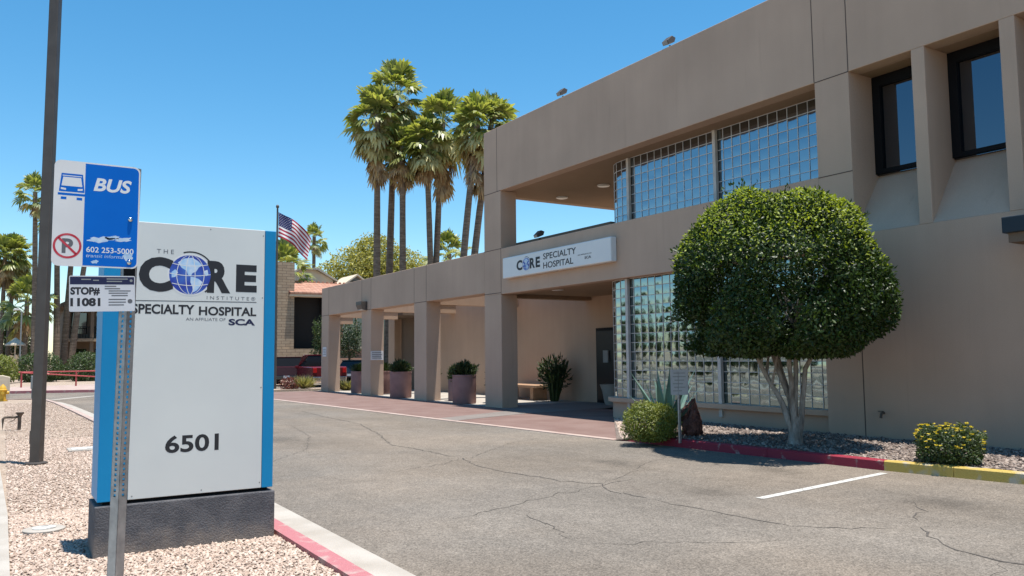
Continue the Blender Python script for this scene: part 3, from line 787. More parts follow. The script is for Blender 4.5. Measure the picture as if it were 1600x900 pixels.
# fittings that belong to the building
for (x, y, z) in ((15.31, 19.16, 6.75), (15.31, 21.33, 6.75), (14.0, 19.8, 3.58)):
    m = MB(); m.lathe([(.17, z - .045), (.19, z - .03), (.19, z - .001)], x, y, 20); m.build('downlight', 'lamp_white', H, smooth=True)
m = MB(); m.box(16.93, 16.99, 20.45, 21.75, .02, 2.5); dr = m.build('entrance_door', 'dark_opening', H)
m = MB(); m.box(16.88, 16.929, 20.53, 21.67, .12, 2.4); m.build('pane', 'door_dark', dr)
m = MB(); m.box(16.82, 16.879, 21.0, 21.25, 1.35, 1.75); m.build('door_plate', 'util_grey', dr)
m = MB(); m.box(12.3, 12.998, 1.2, 6.17, 3.31, 3.55); aw = m.build('awning', 'awning', H, bevel=.015)
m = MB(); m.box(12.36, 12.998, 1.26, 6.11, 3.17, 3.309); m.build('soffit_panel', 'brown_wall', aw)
m = MB(); m.tube([(13.0, 8.65, .55), (12.93, 8.65, .55), (12.90, 8.65, .47)], .022, 10); m.box(12.90, 12.93, 8.60, 8.70, .575, .59); m.build('hose_tap', 'pipe_brown', H, smooth=True)

# wall sign over the porch
ws = thing('wall_sign', 'long white hospital name sign on the tan belt above the porch', 'sign', (13, 18.5, 4.25))
m = MB(); m.box(12.80, 12.998, 15.78, 20.98, 3.93, 4.56); m.build('sign_box', 'white_sheet', ws, bevel=.03, seg=3)
O = (12.798, 20.98, 0); UX = (0, -1, 0); UZ = (0, 0, 1); NX = (-1, 0, 0)
letters([('C', .80, 1.12, 4.10, 4.40, .04, 0), ('R', 1.52, 1.78, 4.10, 4.40, .04, 0), ('E', 1.82, 2.04, 4.10, 4.40, .04, 0),
         ('SPECIALTY', 2.2, 3.75, 4.285, 4.46, .012, 0), ('HOSPITAL', 2.2, 3.62, 4.03, 4.205, .012, 0)], 'black', ws, O, UX, UZ, NX, .006)
letters([('AN AFFILIATE OF', 3.82, 4.42, 4.215, 4.245, 0, 0), ('SCA', 4.12, 4.4, 4.10, 4.17, .03, 0)], 'letter_grey', ws, O, UX, UZ, NX, .012, 'small_lettering')
def disc(mb, org, ux, uz, n_, cx, cz, r_, d0, d1, k=36, a0=0, a1=2 * math.pi, rin=0, mi=0):
    org, ux, uz, n_ = Vector(org), Vector(ux), Vector(uz), Vector(n_)
    full = abs(a1 - a0) > 6.28
    ts = np.linspace(a0, a1, k + 1)
    outer = [(cx + r_ * math.cos(t), cz + r_ * math.sin(t)) for t in (ts[:-1] if full else ts)]
    fn = lambda a, b, t: tuple(org + ux * a + uz * b + n_ * (t * TK))
    if rin:
        inner = [(cx + rin * math.cos(t), cz + rin * math.sin(t)) for t in (ts[:-1] if full else ts)]
        for i in range(len(outer) - (0 if full else 1)):
            j = (i + 1) % len(outer)
            mb.prism([outer[i], outer[j], inner[j], inner[i]], fn, d0, d1, mi)
    else: mb.prism(outer, fn, d0, d1, mi)
def poly(mb, org, ux, uz, n_, pts, d0, d1, mi=0):
    org, ux, uz, n_ = Vector(org), Vector(ux), Vector(uz), Vector(n_)
    mb.prism(pts, lambda a, b, t: tuple(org + ux * a + uz * b + n_ * (t * TK)), d0, d1, mi)
LANDS = [[(-.62, .62), (-.30, .84), (.10, .90), (.38, .74), (.60, .52), (.42, .40), (.30, .18), (.12, .10), (.02, -.08), (-.10, -.02), (-.18, .20), (-.42, .34)],
         [(.02, -.10), (.18, -.12), (.42, -.20), (.62, -.36), (.52, -.58), (.34, -.82), (.16, -.92), (.12, -.62), (.02, -.40)],
         [(-.92, .10), (-.74, .26), (-.60, .10), (-.72, -.14), (-.90, -.18)],
         [(.66, .22), (.86, .30), (.92, .02), (.78, -.04)]]
def globe(parent, org, ux, uz, n_, cx, cz, rad, t=.003):
    a = MB(); disc(a, org, ux, uz, n_, cx, cz, rad * 1.08, 0, t); disc(a, org, ux, uz, n_, cx, cz, rad, t, 2 * t, mi=1)
    for L_ in LANDS: poly(a, org, ux, uz, n_, [(cx + p * rad * .97, cz + q * rad * .97) for p, q in L_], 2 * t, 3 * t, 2)
    for q in (-.5, 0, .5):
        hw = math.sqrt(1 - q * q) * rad
        c_ = [(cx + hw * s_, cz + q * rad - .10 * rad * (1 - s_ * s_) + .03 * rad) for s_ in np.linspace(-.99, .99, 11)]
        poly(a, org, ux, uz, n_, c_ + [(x, z + .035 * rad) for x, z in c_[::-1]], 3 * t, 3.6 * t, 3)
    for q in (-.66, -.22, .22, .66):
        c_ = [(cx + q * rad * math.cos(s_ * 1.5), cz + rad * math.sin(s_ * 1.5)) for s_ in np.linspace(-1, 1, 15)]
        poly(a, org, ux, uz, n_, c_ + [(x + .035 * rad, z) for x, z in c_[::-1]], 3.7 * t, 4.2 * t, 3)
    disc(a, org, ux, uz, n_, cx + .03 * rad, cz + .03 * rad, rad * 1.17, 0, t, 30, -.9, 1.9, rad * 1.10, 4)
    return a.build('globe_emblem', ['white_sheet', 'globe_blue', 'land', 'white_sheet', 'black'], parent)
globe(ws, O, UX, UZ, NX, 1.32, 4.25, .185, .006)

# lights and notices fixed to it
def floodlight(y, z, x, label, name='floodlight', grp='small floodlights on the roof edge'):
    t = thing(name, label, 'floodlight', (x, y, z), grp)
    m = MB(); m.tube([(x, y, z), (x, y, z + .09)], .025, 8); m.box(x - .05, x + .05, y - .05, y + .05, z, z + .02); m.build('bracket', 'dark_metal', t)
    m = MB(); m.prism([(-.13, .08), (.06, .16), (.10, .27), (-.02, .30), (-.17, .16)], lambda a, b, q: (x + a, y + q, z + b), -.10, .10); m.build('housing', 'bronze', t, bevel=.01)
    m = MB(); m.prism([(-.137, .082), (-.177, .16), (-.182, .157), (-.142, .079)], lambda a, b, q: (x + a, y + q, z + b), -.08, .08); m.build('lens', 'util_grey', t)
floodlight(13.85, TOP, 13.15, 'dark floodlight on the roof edge above the blue glass')
floodlight(18.2, TOP, 13.15, 'dark floodlight on the roof edge above the open terrace')
floodlight(19.4, 4.92, 13.12, 'small floodlight on the terrace ledge above the white name sign')
t = thing('wall_light', 'dark boxy wall light on the colonnade beam above a column', 'wall light', (13, 32.6, 3.75))
m = MB(); m.prism([(12.998, 3.58), (12.80, 3.62), (12.72, 3.80), (12.72, 3.96), (12.998, 3.96)], lambda a, b, q: (a, q, b), 32.3, 32.9); m.build('housing', 'bronze', t, bevel=.01)
m = MB(); m.prism([(12.96, 3.575), (12.80, 3.607), (12.80, 3.617), (12.96, 3.585)], lambda a, b, q: (a, q, b), 32.36, 32.84); m.build('lens', 'lamp_white', t)
def notice(label, cx, lines, grp='notices on the colonnade columns'):
    return thing('notice', label, 'notice', cx, grp)
t = notice('white notice across the column below the wall light', (13.28, 31.89, 1.68), 0)
m = MB(); m.box(13.0, 13.56, 31.878, 31.897, 1.48, 1.86); m.build('plate', 'paper', t)
m = MB()
for j in range(4): m.box(13.05, 13.50 - .04 * (j % 2), 31.873, 31.877, 1.55 + j * .075, 1.575 + j * .075)
m.build('text_lines', 'letter_grey', t)
t = notice('small white notice on the last column of the colonnade', (12.99, 37.6, 1.85), 0)
m = MB(); m.box(12.98, 12.997, 37.35, 37.85, 1.65, 2.1); m.build('plate', 'paper', t)
m = MB()
for j in range(4): m.box(12.976, 12.979, 37.40, 37.80 - .05 * (j % 2), 1.73 + j * .085, 1.755 + j * .085)
m.build('text_lines', 'letter_grey', t)
# ================================================================== MONUMENT SIGN
X3, Z3, NY = (1, 0, 0), (0, 0, 1), (0, -1, 0)
ms = thing('monument_sign', 'tall white and blue monument sign with globe logo on a dark grey plinth', 'sign', (1.33, 7.3, .09))
m = MB(); m.box(.64, 2.02, 7.08, 7.55, .02, .475); m.build('plinth', 'plinth', ms, bevel=.012)
m = MB(); m.box(.70, 1.97, 7.15, 7.48, .475, .505); m.build('shadow_gap', 'dark_metal', ms)
m = MB(); m.box(.87, 1.905, 7.09, 7.54, .505, 2.71); m.build('cabinet', 'cabinet', ms, bevel=.004)
for a, b in ((.655, .868), (1.907, 2.0)):
    m = MB(); m.box(a, b, 7.086, 7.544, .505, 2.708); m.build('side_panel', 'blue_trim', ms, bevel=.004)
O = (0, 7.0897, 0)
for x, z in ((1.45, 2.685), (1.89, 2.66), (1.89, 2.12), (1.42, .53), (.90, .53), (1.89, .55), (1.89, 1.35)):
    m = MB(); disc(m, O, X3, Z3, NY, x, z, .006, 0, .002, 10); m.build('screw', 'util_grey', ms)
letters([('C', .905, 1.165, 2.145, 2.43, .055, 0), ('R', 1.43, 1.62, 2.15, 2.42, .055, 0), ('E', 1.665, 1.84, 2.165, 2.40, .055, 0)], 'black', ms, O, X3, Z3, NY, .0015)
letters([('SPECIALTY', .862, 1.335, 1.965, 2.045, .03, 0), ('HOSPITAL', 1.37, 1.84, 1.96, 2.035, .03, 0)], 'black', ms, O, X3, Z3, NY, .0015)
letters([('T H E', 1.035, 1.165, 2.46, 2.495, 0, 0), ('I N S T I T U T E ®', 1.43, 1.83, 2.095, 2.125, 0, 0), ('AN AFFILIATE OF', 1.27, 1.585, 1.915, 1.94, 0, 0)], 'letter_grey', ms, O, X3, Z3, NY, .0012, 'small_lettering')
letters([('SCA', 1.61, 1.83, 1.88, 1.935, .04, 0)], 'navy', ms, O, X3, Z3, NY, .0015, 'blue_lettering')
letters([('6501', 1.135, 1.55,   .845, .985, .024, 0)], 'black', ms, O, X3, Z3, NY, .0015, 'house_number')
m = MB(); poly(m, O, X3, Z3, NY, [(.875, 2.068), (1.84, 2.078), (1.84, 2.083), (.875, 2.073)], 0, .002); m.build('rule', 'black', ms)
globe(ms, O, X3, Z3, NY, 1.295, 2.295, .163, .0012)

# ================================================================== BUS STOP SIGN
bs = thing('bus_stop_sign', 'blue and white bus stop sign with number plate on a perforated steel post', 'bus stop sign', (.585, 5.25, .09))
YP = 5.2
# perforated square post: two faces punched with holes, standing corner on
pm = MB(); ca, sa = math.cos(R(38)), math.sin(R(38)); hw = .031
def pw_(x, y, z): return (.590 + x * ca - y * sa + (z - .1) * .0135, 5.262 + x * sa + y * ca, z)
def face(ax, sgn, holes=True):
    def q(u0, u1, z0, z1):
        f = (lambda u, w, z: pw_(u, w, z)) if ax == 'y' else (lambda u, w, z: pw_(w, u, z))
        w0, w1 = sgn * hw, sgn * (hw - .003)
        a = [f(u0, w0, z0), f(u1, w0, z0), f(u1, w0, z1), f(u0, w0, z1)]; b = [f(u0, w1, z0), f(u1, w1, z0), f(u1, w1, z1), f(u0, w1, z1)]
        pm.add(a + b, [(0, 1, 2, 3), (7, 6, 5, 4), (0, 4, 5, 1), (1, 5, 6, 2), (2, 6, 7, 3), (3, 7, 4, 0)])
    if not holes: q(-hw, hw, 0., 2.74); return
    q(-hw, -.008, 0., 2.74); q(.008, hw, 0., 2.74)
    z = 0.
    q(-.008, .008, 0, .8)
    z = .8
    while z < 2.7:
        q(-.008, .008, z, z + .0135); z += .0295
face('x', -1); face('x', 1, True); face('y', -1); face('y', 1)
pm.build('post', 'steel', bs)
sx0, sx1, sz0, sz1 = .212, .658, 2.13, 2.735
def rrect(x0, x1, z0, z1, r_, corners=(1, 1, 1, 1), k=6):
    out = []
    for (cx, cz, a0, on) in ((x1 - r_, z1 - r_, 0, corners[0]), (x0 + r_, z1 - r_, 90, corners[1]), (x0 + r_, z0 + r_, 180, corners[2]), (x1 - r_, z0 + r_, 270, corners[3])):
        if on: out += [(cx + r_ * math.cos(R(a0 + 90 * t / k)), cz + r_ * math.sin(R(a0 + 90 * t / k))) for t in range(k + 1)]
        else: out.append((cx + r_ * (1 if a0 in (0, 270) else -1), cz + r_ * (1 if a0 in (0, 90) else -1)))
    return out
OB = (0, YP, 0)
m = MB(); poly(m, OB, X3, Z3, NY, rrect(sx0, sx1, sz0, sz1, .035), -.012, 0); sp_ = m.build('sign_panel', 'sign_grey', bs)
m = MB(); poly(m, OB, X3, Z3, NY, rrect(.368, sx1 - .008, sz0 + .008, sz1 - .008, .03, (1, 0, 0, 1)), 0, .0012); m.build('blue_field', 'sign_blue', sp_)
OB2 = (0, YP - .00032, 0)
letters([('BUS', .412, .612, 2.572, 2.65, .03, .22), ('602 253-5000', .385, .632, 2.215, 2.247, .012, 0)], 'white_sheet', sp_, OB2, X3, Z3, NY, .0012)
letters([('transit information', .385, .63, 2.186, 2.206, 0, .2)], 'pale_scuff', sp_, OB2, X3, Z3, NY, .001, 'small_lettering')
# bus pictogram
m = MB()
bx, bz = .238, 2.51
P_ = lambda pts, d0, d1, mi=0: poly(m, OB, X3, Z3, NY, [(bx + a * .128, bz + b * .15) for a, b in pts], d0, d1, mi)
P_([(.08, 1), (.92, 1), (1.0, .36), (1.0, .30), (0, .30), (0, .36)], 0, .001)
P_([(.15, .86), (.85, .86), (.91, .52), (.09, .52)], .001, .0016, 1)
P_([(.12, .93), (.88, .93), (.88, .90), (.12, .90)], .001, .0016, 1)
P_([(.07, .45), (.27, .43), (.27, .36), (.07, .38)], .001, .0016, 1); P_([(.73, .43), (.93, .45), (.93, .38), (.73, .36)], .001, .0016, 1)
P_([(-.04, .25), (1.04, .25), (1.04, .16), (-.04, .16)], 0, .001)
P_([(.08, .10), (.30, .10), (.30, 0), (.08, 0)], 0, .001); P_([(.70, .10), (.92, .10), (.92, 0), (.70, 0)], 0, .001)
m.build('bus_pictogram', ['sign_blue', 'sign_grey'], sp_)
m = MB(); disc(m, OB, X3, Z3, NY, .289, 2.245, .072, .0012, .002, 36, rin=.060)
poly(m, OB, X3, Z3, NY, [(.289 - .049, 2.245 + .040), (.289 - .040, 2.245 + .049), (.289 + .049, 2.245 - .040), (.289 + .040, 2.245 - .049)], .0012, .002)
m.build('no_parking_symbol', 'red_ink', sp_)
letters([('P', .262, .318, 2.203, 2.287, .04, 0)], 'letter_grey', sp_, OB, X3, Z3, NY, .0011, 'parking_letter')
# weathered patches of the printed film near the bottom of the blue field
m = MB()
for (cx, cz, w, h) in ((.46, 2.292, .075, .020), (.515, 2.306, .045, .014), (.575, 2.30, .055, .016), (.60, 2.20, .03, .03), (.43, 2.16, .022, .014)):
    pts = [(cx + w * math.cos(t) * random.uniform(.55, 1.1), cz + h * math.sin(t) * random.uniform(.45, 1.1) + .2 * w * math.cos(t) * .5) for t in np.linspace(0, 6.28, 19)[:-1]]
    poly(m, OB2, X3, Z3, NY, pts, 0, .0006)
m.build('weathered_film', 'pale_scuff', sp_)
m = MB()
for z in (2.42, 2.165):
    m.lathe([(.012, 0), (.012, .006), (.007, .010)], .61, 0, 12)
    m.v[-36:] = [(x, YP - .001 - w, z + y) for x, y, w in m.v[-36:]]
m.build('bolt', 'chrome', bs, smooth=True)
# stop number plate, hung a little crooked
pr_ = R(-1.6); ux = Vector((math.cos(R(4)) * math.cos(pr_), -math.sin(R(4)), -math.sin(pr_))); uz = Vector((math.sin(pr_), 0, math.cos(pr_))); nn = -(uz.cross(ux)).normalized()
nn = ux.cross(uz).normalized()
OP = Vector((.310, YP + .006, 1.872))
m = MB(); poly(m, OP, ux, uz, nn, rrect(0, .338, 0, .205, .008), -.008, 0); pl_ = m.build('stop_plate', 'paper', bs)
m = MB(); poly(m, OP, ux, uz, nn, [(0.004, .155), (.334, .155), (.334, .199), (.004, .199)], 0, .0008); m.build('header_band', 'navy', pl_)
letters([('STOP#', .006, .155, .092, .140, .05, 0), ('11081', .006, .158, .030, .078, .05, 0)], 'black', pl_, OP, ux, uz, nn, .0009)
m = MB()
for x0, x1, z in ((.18, .24, .142), (.18, .26, .128), (.2, .315, .115), (.2, .30, .102), (.215, .30, .088), (.2, .29, .066), (.2, .29, .05), (.2, .28, .034), (.06, .11, .181), (.12, .15, .176), (.19, .30, .184), (.19, .27, .170)):
    poly(m, OP, ux, uz, nn, [(x0, z), (x1, z), (x1, z + .006), (x0, z + .006)], .0008, .0015, 1 if z > .15 else 0)
disc(m, OP, ux, uz, nn, .312, .058, .013, .0008, .0015, 16); disc(m, OP, ux, uz, nn, .318, .178, .008, .0008, .0015, 12, mi=1)
m.build('fine_print', ['letter_grey', 'util_grey'], pl_)
m = MB(); m.box(.585, .645, YP + .008, YP + .03, 1.90, 1.935); m.build('clamp', 'dark_metal', bs)
m = MB(); m.box(.585, .645, YP + .008, YP + .03, 2.06, 2.135); m.build('clamp', 'dark_metal', bs)

# ================================================================== TALL POLE, STREET FITTINGS ON THE GRAVEL
lp = thing('light_pole', 'tall dark bronze square pole standing in the gravel beside the bus sign', 'pole', (.49, 13.83, .09))
m = MB(); m.tube([(.475, 13.83, .05), (.50, 13.83, 7.9)], [.102, .096], 4, rot=R(20)); m.build('shaft', 'bronze', lp, bevel=.012)
m = MB(); m.lathe([(.15, .07), (.15, .115), (.125, .135)], .475, 13.83, 4); m.build('base_plate', 'bronze', lp)
m = MB(); m.box(.375, .392, 13.79, 13.87, .40, .58); m.build('handhole_cover', 'bronze', lp)
t = thing('valve_cover', 'pale round concrete valve cover flush in the gravel near the dark sign plinth', 'cover', (.37, 8.46, .09), 'valve covers in the gravel')
m = MB(); m.lathe([(.17, .06), (.17, .112), (.155, .118), (.10, .118)], .37, 8.46, 24); m.build('collar', 'concrete', t)
m = MB(); m.lathe([(.095, .119), (.095, .123)], .37, 8.46, 20); m.build('lid', 'white_paint', t)
t = thing('valve_cover', 'pale rectangular valve box lid in the gravel behind the monument sign', 'cover', (1.25, 15.6, .09), 'valve covers in the gravel')
m = MB(); m.box(.98, 1.55, 15.35, 15.85, .06, .118); m.build('collar', 'concrete', t, bevel=.01)
m = MB(); m.box(1.03, 1.50, 15.40, 15.80, .1185, .124); m.build('lid', 'white_paint', t)
t = thing('backflow_preventer', 'brown backflow pipe arch with a funnel valve standing in the gravel', 'pipe', (.22, 21.2, .09))
m = MB(); m.tube([(.06, 21.0, .08), (.06, 21.0, .34), (.09, 21.0, .37), (.40, 21.0, .37)], .028, 10); m.tube([(.37, 21.0, .08), (.37, 21.0, .40)], .035, 10); m.build('pipe', 'pipe_brown', t, smooth=True)
m = MB(); m.lathe([(.03, .36), (.045, .40), (.075, .44), (.08, .47)], .375, 21.0, 12); m.build('relief_valve', 'pipe_brown', t, smooth=True)
m = MB(); m.tube([(.30, 21.0, .36), (.26, 20.95, .30), (.20, 20.92, .29)], .012, 6); m.lathe([(.04, .36), (.04, .385)], .2, 21.0, 8); m.build('handle', 'pipe_brown', t)
t = thing('fire_hydrant', 'yellow fire hydrant at the far end of the gravel island', 'fire hydrant', (.06, 36.2, .09))
m = MB(); m.lathe([(.17, .08), (.17, .13), (.12, .14), (.115, .45), (.15, .47), (.15, .52), (.12, .54), (.10, .63), (.05, .68), (.03, .72)], .06, 36.2, 16); m.build('barrel', 'hyd_yellow', t, smooth=True)
for q in ((.27, 36.2, .40), (.06, 35.98, .40), (-.14, 36.2, .40)):
    m = MB(); m.tube([(.06, 36.2, .40), q], .058, 10); m.build('outlet', 'hyd_yellow', t, smooth=True)
t = thing('utility_box', 'low beige utility cabinet behind the yellow hydrant', 'utility box', (.0, 38.2, 0))
m = MB(); m.prism([(-.5, .0), (.3, .0), (.3, .95), (.05, 1.02), (-.5, 1.02)], lambda a, b, q: (a, q, b), 37.9, 38.5); m.build('housing', 'cream', t, bevel=.02)
m = MB(); m.box(-.42, .22, 37.88, 37.899, .12, .85); m.build('door', 'cream', t)
t = thing('utility_post', 'grey utility pedestal just behind the tall bronze pole', 'utility post', (1.13, 38.6, 0))
m = MB(); m.tube([(1.13, 38.6, 0), (1.13, 38.6, .72)], .075, 10); m.build('stem', 'util_grey', t)
m = MB(); m.box(1.02, 1.24, 38.5, 38.72, .45, .98); m.build('meter_box', 'util_grey', t, bevel=.02)
# red pipe rail across the drive
rl = thing('pipe_rail', 'low red pipe railing along the far pavement beneath the hedges', 'railing', (2.8, 53.5, .1))
A_, B_ = Vector((.95, 53.3, 0)), Vector((9.0, 54.6, 0))
for j, f_ in enumerate((0., .34, .68, 1.0)):
    p = A_.lerp(B_, f_); m = MB(); m.tube([(p.x, p.y, .08), (p.x, p.y, .96)], .045, 8); m.build('post', 'red_rail', rl)
m = MB(); m.tube([(.8, 53.28, .95), (9.0, 54.6, .95)], .035, 8); m.tube([(.95, 53.27, .93), (9.0, 54.57, .25)], .035, 8); m.build('rail', 'red_rail', rl)

# ================================================================== FLAG
fp = thing('flagpole', 'slim dark flagpole behind the blue edge of the monument sign', 'flagpole', (11.48, 40.5, 0))
m = MB(); m.tube([(11.48, 40.5, 0), (11.48, 40.5, 9.1)], [.07, .045], 10); m.build('pole', 'bronze', fp, smooth=True)
m = MB(); m.lathe([(.02, 9.1), (.07, 9.14), (.085, 9.2), (.06, 9.27), (.01, 9.3)], 11.48, 40.5, 12); m.build('finial', 'bronze', fp, smooth=True)
fl = thing('flag', 'striped red and white flag with starred blue canton hanging from the flagpole', 'flag', (11.53, 40.5, 8.2))
NU, NV = 40, 26
def fpt(u, v, off=0):
    # u along the fly, v down the hoist; the fly droops to the right
    top = Vector((11.53 + 1.62 * u, 40.5, 8.92 - .48 * u - .78 * u * u))
    hoist = 1.27 * (1 - .10 * u)
    x = top.x - v * hoist * .22 * u; z = top.z - v * hoist
    yv = 40.5 - .35 * u + .10 * math.sin(7.5 * u + 2.2 * v) * min(1, u * 4) + .05 * math.sin(13 * u - 3 * v)
    return (x, yv + off, z)
m = MB()
vs = [fpt(i / NU, j / NV) for j in range(NV + 1) for i in range(NU + 1)]
fs, mi = [], []
for j in range(NV):
    for i in range(NU):
        fs.append((j * (NU + 1) + i, j * (NU + 1) + i + 1, (j + 1) * (NU + 1) + i + 1, (j + 1) * (NU + 1) + i))
        mi.append(2 if (i < 16 and j < 14) else (0 if (j // 2) % 2 == 0 else 1))
m.add(vs, fs); m.mi = mi
m.build('flag_cloth', ['flag_red', 'flag_white', 'flag_blue'], fl, smooth=True)
m = MB()
for r_ in range(9):
    for c in range(6 if r_ % 2 == 0 else 5):
        u = (.033 + c * .0667 + (0 if r_ % 2 == 0 else .0333)); v = (r_ + 1) * .0538
        for off in (-.006, .006):
            star = []
            for k in range(10):
                rr = .026 if k % 2 == 0 else .011; a = math.pi / 2 + k * math.pi / 5
                star.append(fpt(u + rr * math.cos(a) / 1.75, v - rr * math.sin(a) / 1.27, off))
            m.add(star, [tuple(range(10))])
m.build('star_field', 'flag_white', fl)
# ================================================================== VEGETATION
# round clipped tree by the kerb
ft = thing('round_tree', 'round clipped ficus tree with pale forked trunk in the kerbside bed', 'tree', (10.93, 8.9, .11))
m = MB(); bx, by = 10.93, 8.9
stems = [[(0, 0, .05), (-.02, .02, .35), (-.10, .10, .75), (-.30, .24, 1.25), (-.52, .36, 1.75), (-.75, .5, 2.3)],
         [(.03, -.03, .05), (.04, -.04, .40), (.00, .02, .8), (-.14, .13, 1.3), (-.3, .25, 2.0), (-.35, .4, 2.7)],
         [(.05, .03, .05), (.03, .02, .5), (.05, -.05, .95), (.06, -.06, 1.5), (.2, -.2, 2.1), (.3, -.3, 2.9)],
         [(.07, -.06, .05), (.08, -.08, .42), (.08, -.12, .85), (.10, -.20, 1.35), (.30, -.45, 1.95), (.85, -.9, 2.5)],
         [(-.02, -.05, .05), (.02, -.02, .45), (-.04, -.05, .9), (-.22, -.16, 1.45), (-.5, -.5, 2.0), (-.7, -.9, 2.5)],
         [(.02, .06, .05), (.06, .06, .5), (.06, .12, .95), (.06, .30, 1.5), (.2, .7, 2.1), (.8, .9, 2.6)]]
for q in stems:
    P = [Vector((bx + a + random.gauss(0, .008), by + b + random.gauss(0, .008), c)) for a, b, c in q]
    # finer path
    pts = []
    for a, b in zip(P[:-1], P[1:]):
        for t in (0, .33, .66): pts.append(a.lerp(b, t) + Vector((random.gauss(0, .008), random.gauss(0, .008), 0)))
    pts.append(P[-1]); k = len(pts)
    m.tube(pts, [.060 * (1 - .66 * i / (k - 1)) * random.uniform(.9, 1.1) * (1.35 if i == 0 else 1) for i in range(k)], 9)
    for _ in range(3):
        i = random.randint(k // 2, k - 3); d = Vector((random.uniform(-1, 1), random.uniform(-1, 1), random.uniform(.5, 1))).normalized()
        m.tube([pts[i], pts[i] + d * .35, pts[i] + d * .7 + Vector((0, 0, .12))], [.028, .018, .010], 6)
m.lathe([(.17, .06), (.11, .16), (.06, .28)], bx + .02, by, 12)
m.build('trunk', 'bark', ft, smooth=True)
def crown_pts(n, c, rx, ru, rd, p=2.6, inner=.72, lump=.05, seed=1, pd=None):
    d = unit(n); d[:, 2] *= .9
    rr = np.hypot(d[:, 0], d[:, 1]) / rx; zz = np.abs(d[:, 2]) / np.where(d[:, 2] > 0, ru, rd)
    q = np.where(d[:, 2] > 0, p, pd or p)
    s_ = (rr ** q + zz ** q) ** (-1 / q)
    ph = np.random.default_rng(seed).uniform(0, 6.28, (14, 3)); fr = np.random.default_rng(seed + 1).normal(0, 5.5, (14, 3))
    nz = sum(np.sin(d @ fr[i] + ph[i, 0]) for i in range(14)) / 3.2
    k = 1 - (1 - inner) * rng.uniform(0, 1, n) ** 1.7
    Pt = d * (s_ * k * (1 + lump * nz))[:, None] + np.array(c)
    return Pt, d
P, D = crown_pts(88000, (10.80, 8.98, 2.48), 1.68, 1.66, .90, 2.5, .70, .045, 3, 4.)
# the clipping is uneven: hollows between the leaf clumps
hq = np.random.default_rng(31); hf = hq.normal(0, 4.2, (10, 3)); hp = hq.uniform(0, 6.28, 10)
hn = sum(np.sin(P @ hf[i] + hp[i]) for i in range(10)) / 2.24
rad_ = np.linalg.norm((P - np.array((10.80, 8.98, 2.48))) / np.array((1.68, 1.68, 1.4)), axis=1)
keep = ~((hn < -.75) & (rad_ > .80))
P, D = P[keep], D[keep]
nrm_ = D.copy(); nrm_[:, 2] += .35
V, F = leaf_arrays(P, nrm_, .068, .55, .85, face=.7)
P2, D2 = crown_pts(230, (10.80, 8.98, 2.50), 1.70, 1.69, .85, 2.5, .96, .06, 3, 4.)
P2 = np.repeat(P2, 6, 0) + rng.normal(0, .03, (1380, 3)) + np.repeat(D2, 6, 0) * rng.uniform(-.04, .07, (1380, 1))
V2, F2 = leaf_arrays(P2, np.repeat(D2, 6, 0) + np.array([0, 0, .5]), .075, .5, .6)
npmesh('crown', np.concatenate([V, V2]), np.concatenate([F, F2 + len(V)]), 'ficus_leaf', ft)
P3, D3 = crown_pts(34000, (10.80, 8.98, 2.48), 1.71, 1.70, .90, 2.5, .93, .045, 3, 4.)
k3 = rng.uniform(0, 1, len(P3)) < np.clip((P3[:, 2] - 2.8) / 1.15, 0, 1) ** 1.25  # bright leaves thicken upwards, painting sunlight onto the top of the crown
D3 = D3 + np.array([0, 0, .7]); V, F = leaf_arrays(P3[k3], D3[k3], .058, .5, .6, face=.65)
npmesh('sunlit_leaves', V, F, 'sunlit_leaf', ft)

def mound(name, label, cat, c, rx, ru, n, leaf, material, lump=.08, flowers=0, group=None, aspect=.45, inner=.6, ry=None, rz=0, part='foliage', stem=True, up=.3):
    t = thing(name, label, cat, c, group)
    P, D = crown_pts(n, (0, 0, ru * .38), rx, ru * .62, ru * .40, 2.5, inner, lump, int(rx * 1000) % 97 + 3)
    if ry:
        P[:, 1] *= ry / rx; a = rz; P[:, :2] = P[:, :2] @ np.array([[math.cos(a), math.sin(a)], [-math.sin(a), math.cos(a)]])
    P[:, 2] = np.maximum(P[:, 2], .01); D = D.copy(); D[:, 2] += up
    V, F = leaf_arrays(P + np.array(c), D, leaf, aspect, .7, face=.55)
    npmesh(part, V, F, material, t)
    if stem:
        m = MB()
        for k in range(7):
            a = k * .9; m.tube([(c[0], c[1], c[2] - .03), (c[0] + .5 * rx * math.cos(a), c[1] + .5 * (ry or rx) * math.sin(a), c[2] + ru * .6)], [.02 + .01 * rx, .006], 5)
        m.build('stem', 'dark_bark', t)
    if flowers:
        P, D = crown_pts(flowers * 2, (0, 0, ru * .38), rx * 1.02, ru * .66, ru * .3, 2.5, .96, lump, int(rx * 1000) % 97 + 3)
        P = P[P[:, 2] > ru * .42][:flowers]
        k = len(P); P = np.repeat(P + np.array([0, 0, .02]), 5, 0) + np.array(c)
        a = np.tile(np.arange(5) * 1.257, k); Dp = np.stack([np.cos(a), np.sin(a), .35 + 0 * a], 1)
        V, F = leaf_arrays(P, Dp, .028, .7, .1); npmesh('flowers', V, F, 'petal', t)
    return t
mound('rounded_shrub', 'low rounded yellow green shrub beside the blue agave', 'shrub', (9.80, 11.05, .09), .52, .66, 11000, .045, 'shrub_leaf', .11, ry=.46)
mound('flowering_shrub', 'dark green shrub covered in small yellow flowers behind the yellow kerb', 'shrub', (10.74, 6.22, .115), .43, .50, 7000, .05, 'hedge_leaf', .12, 120, aspect=.4)
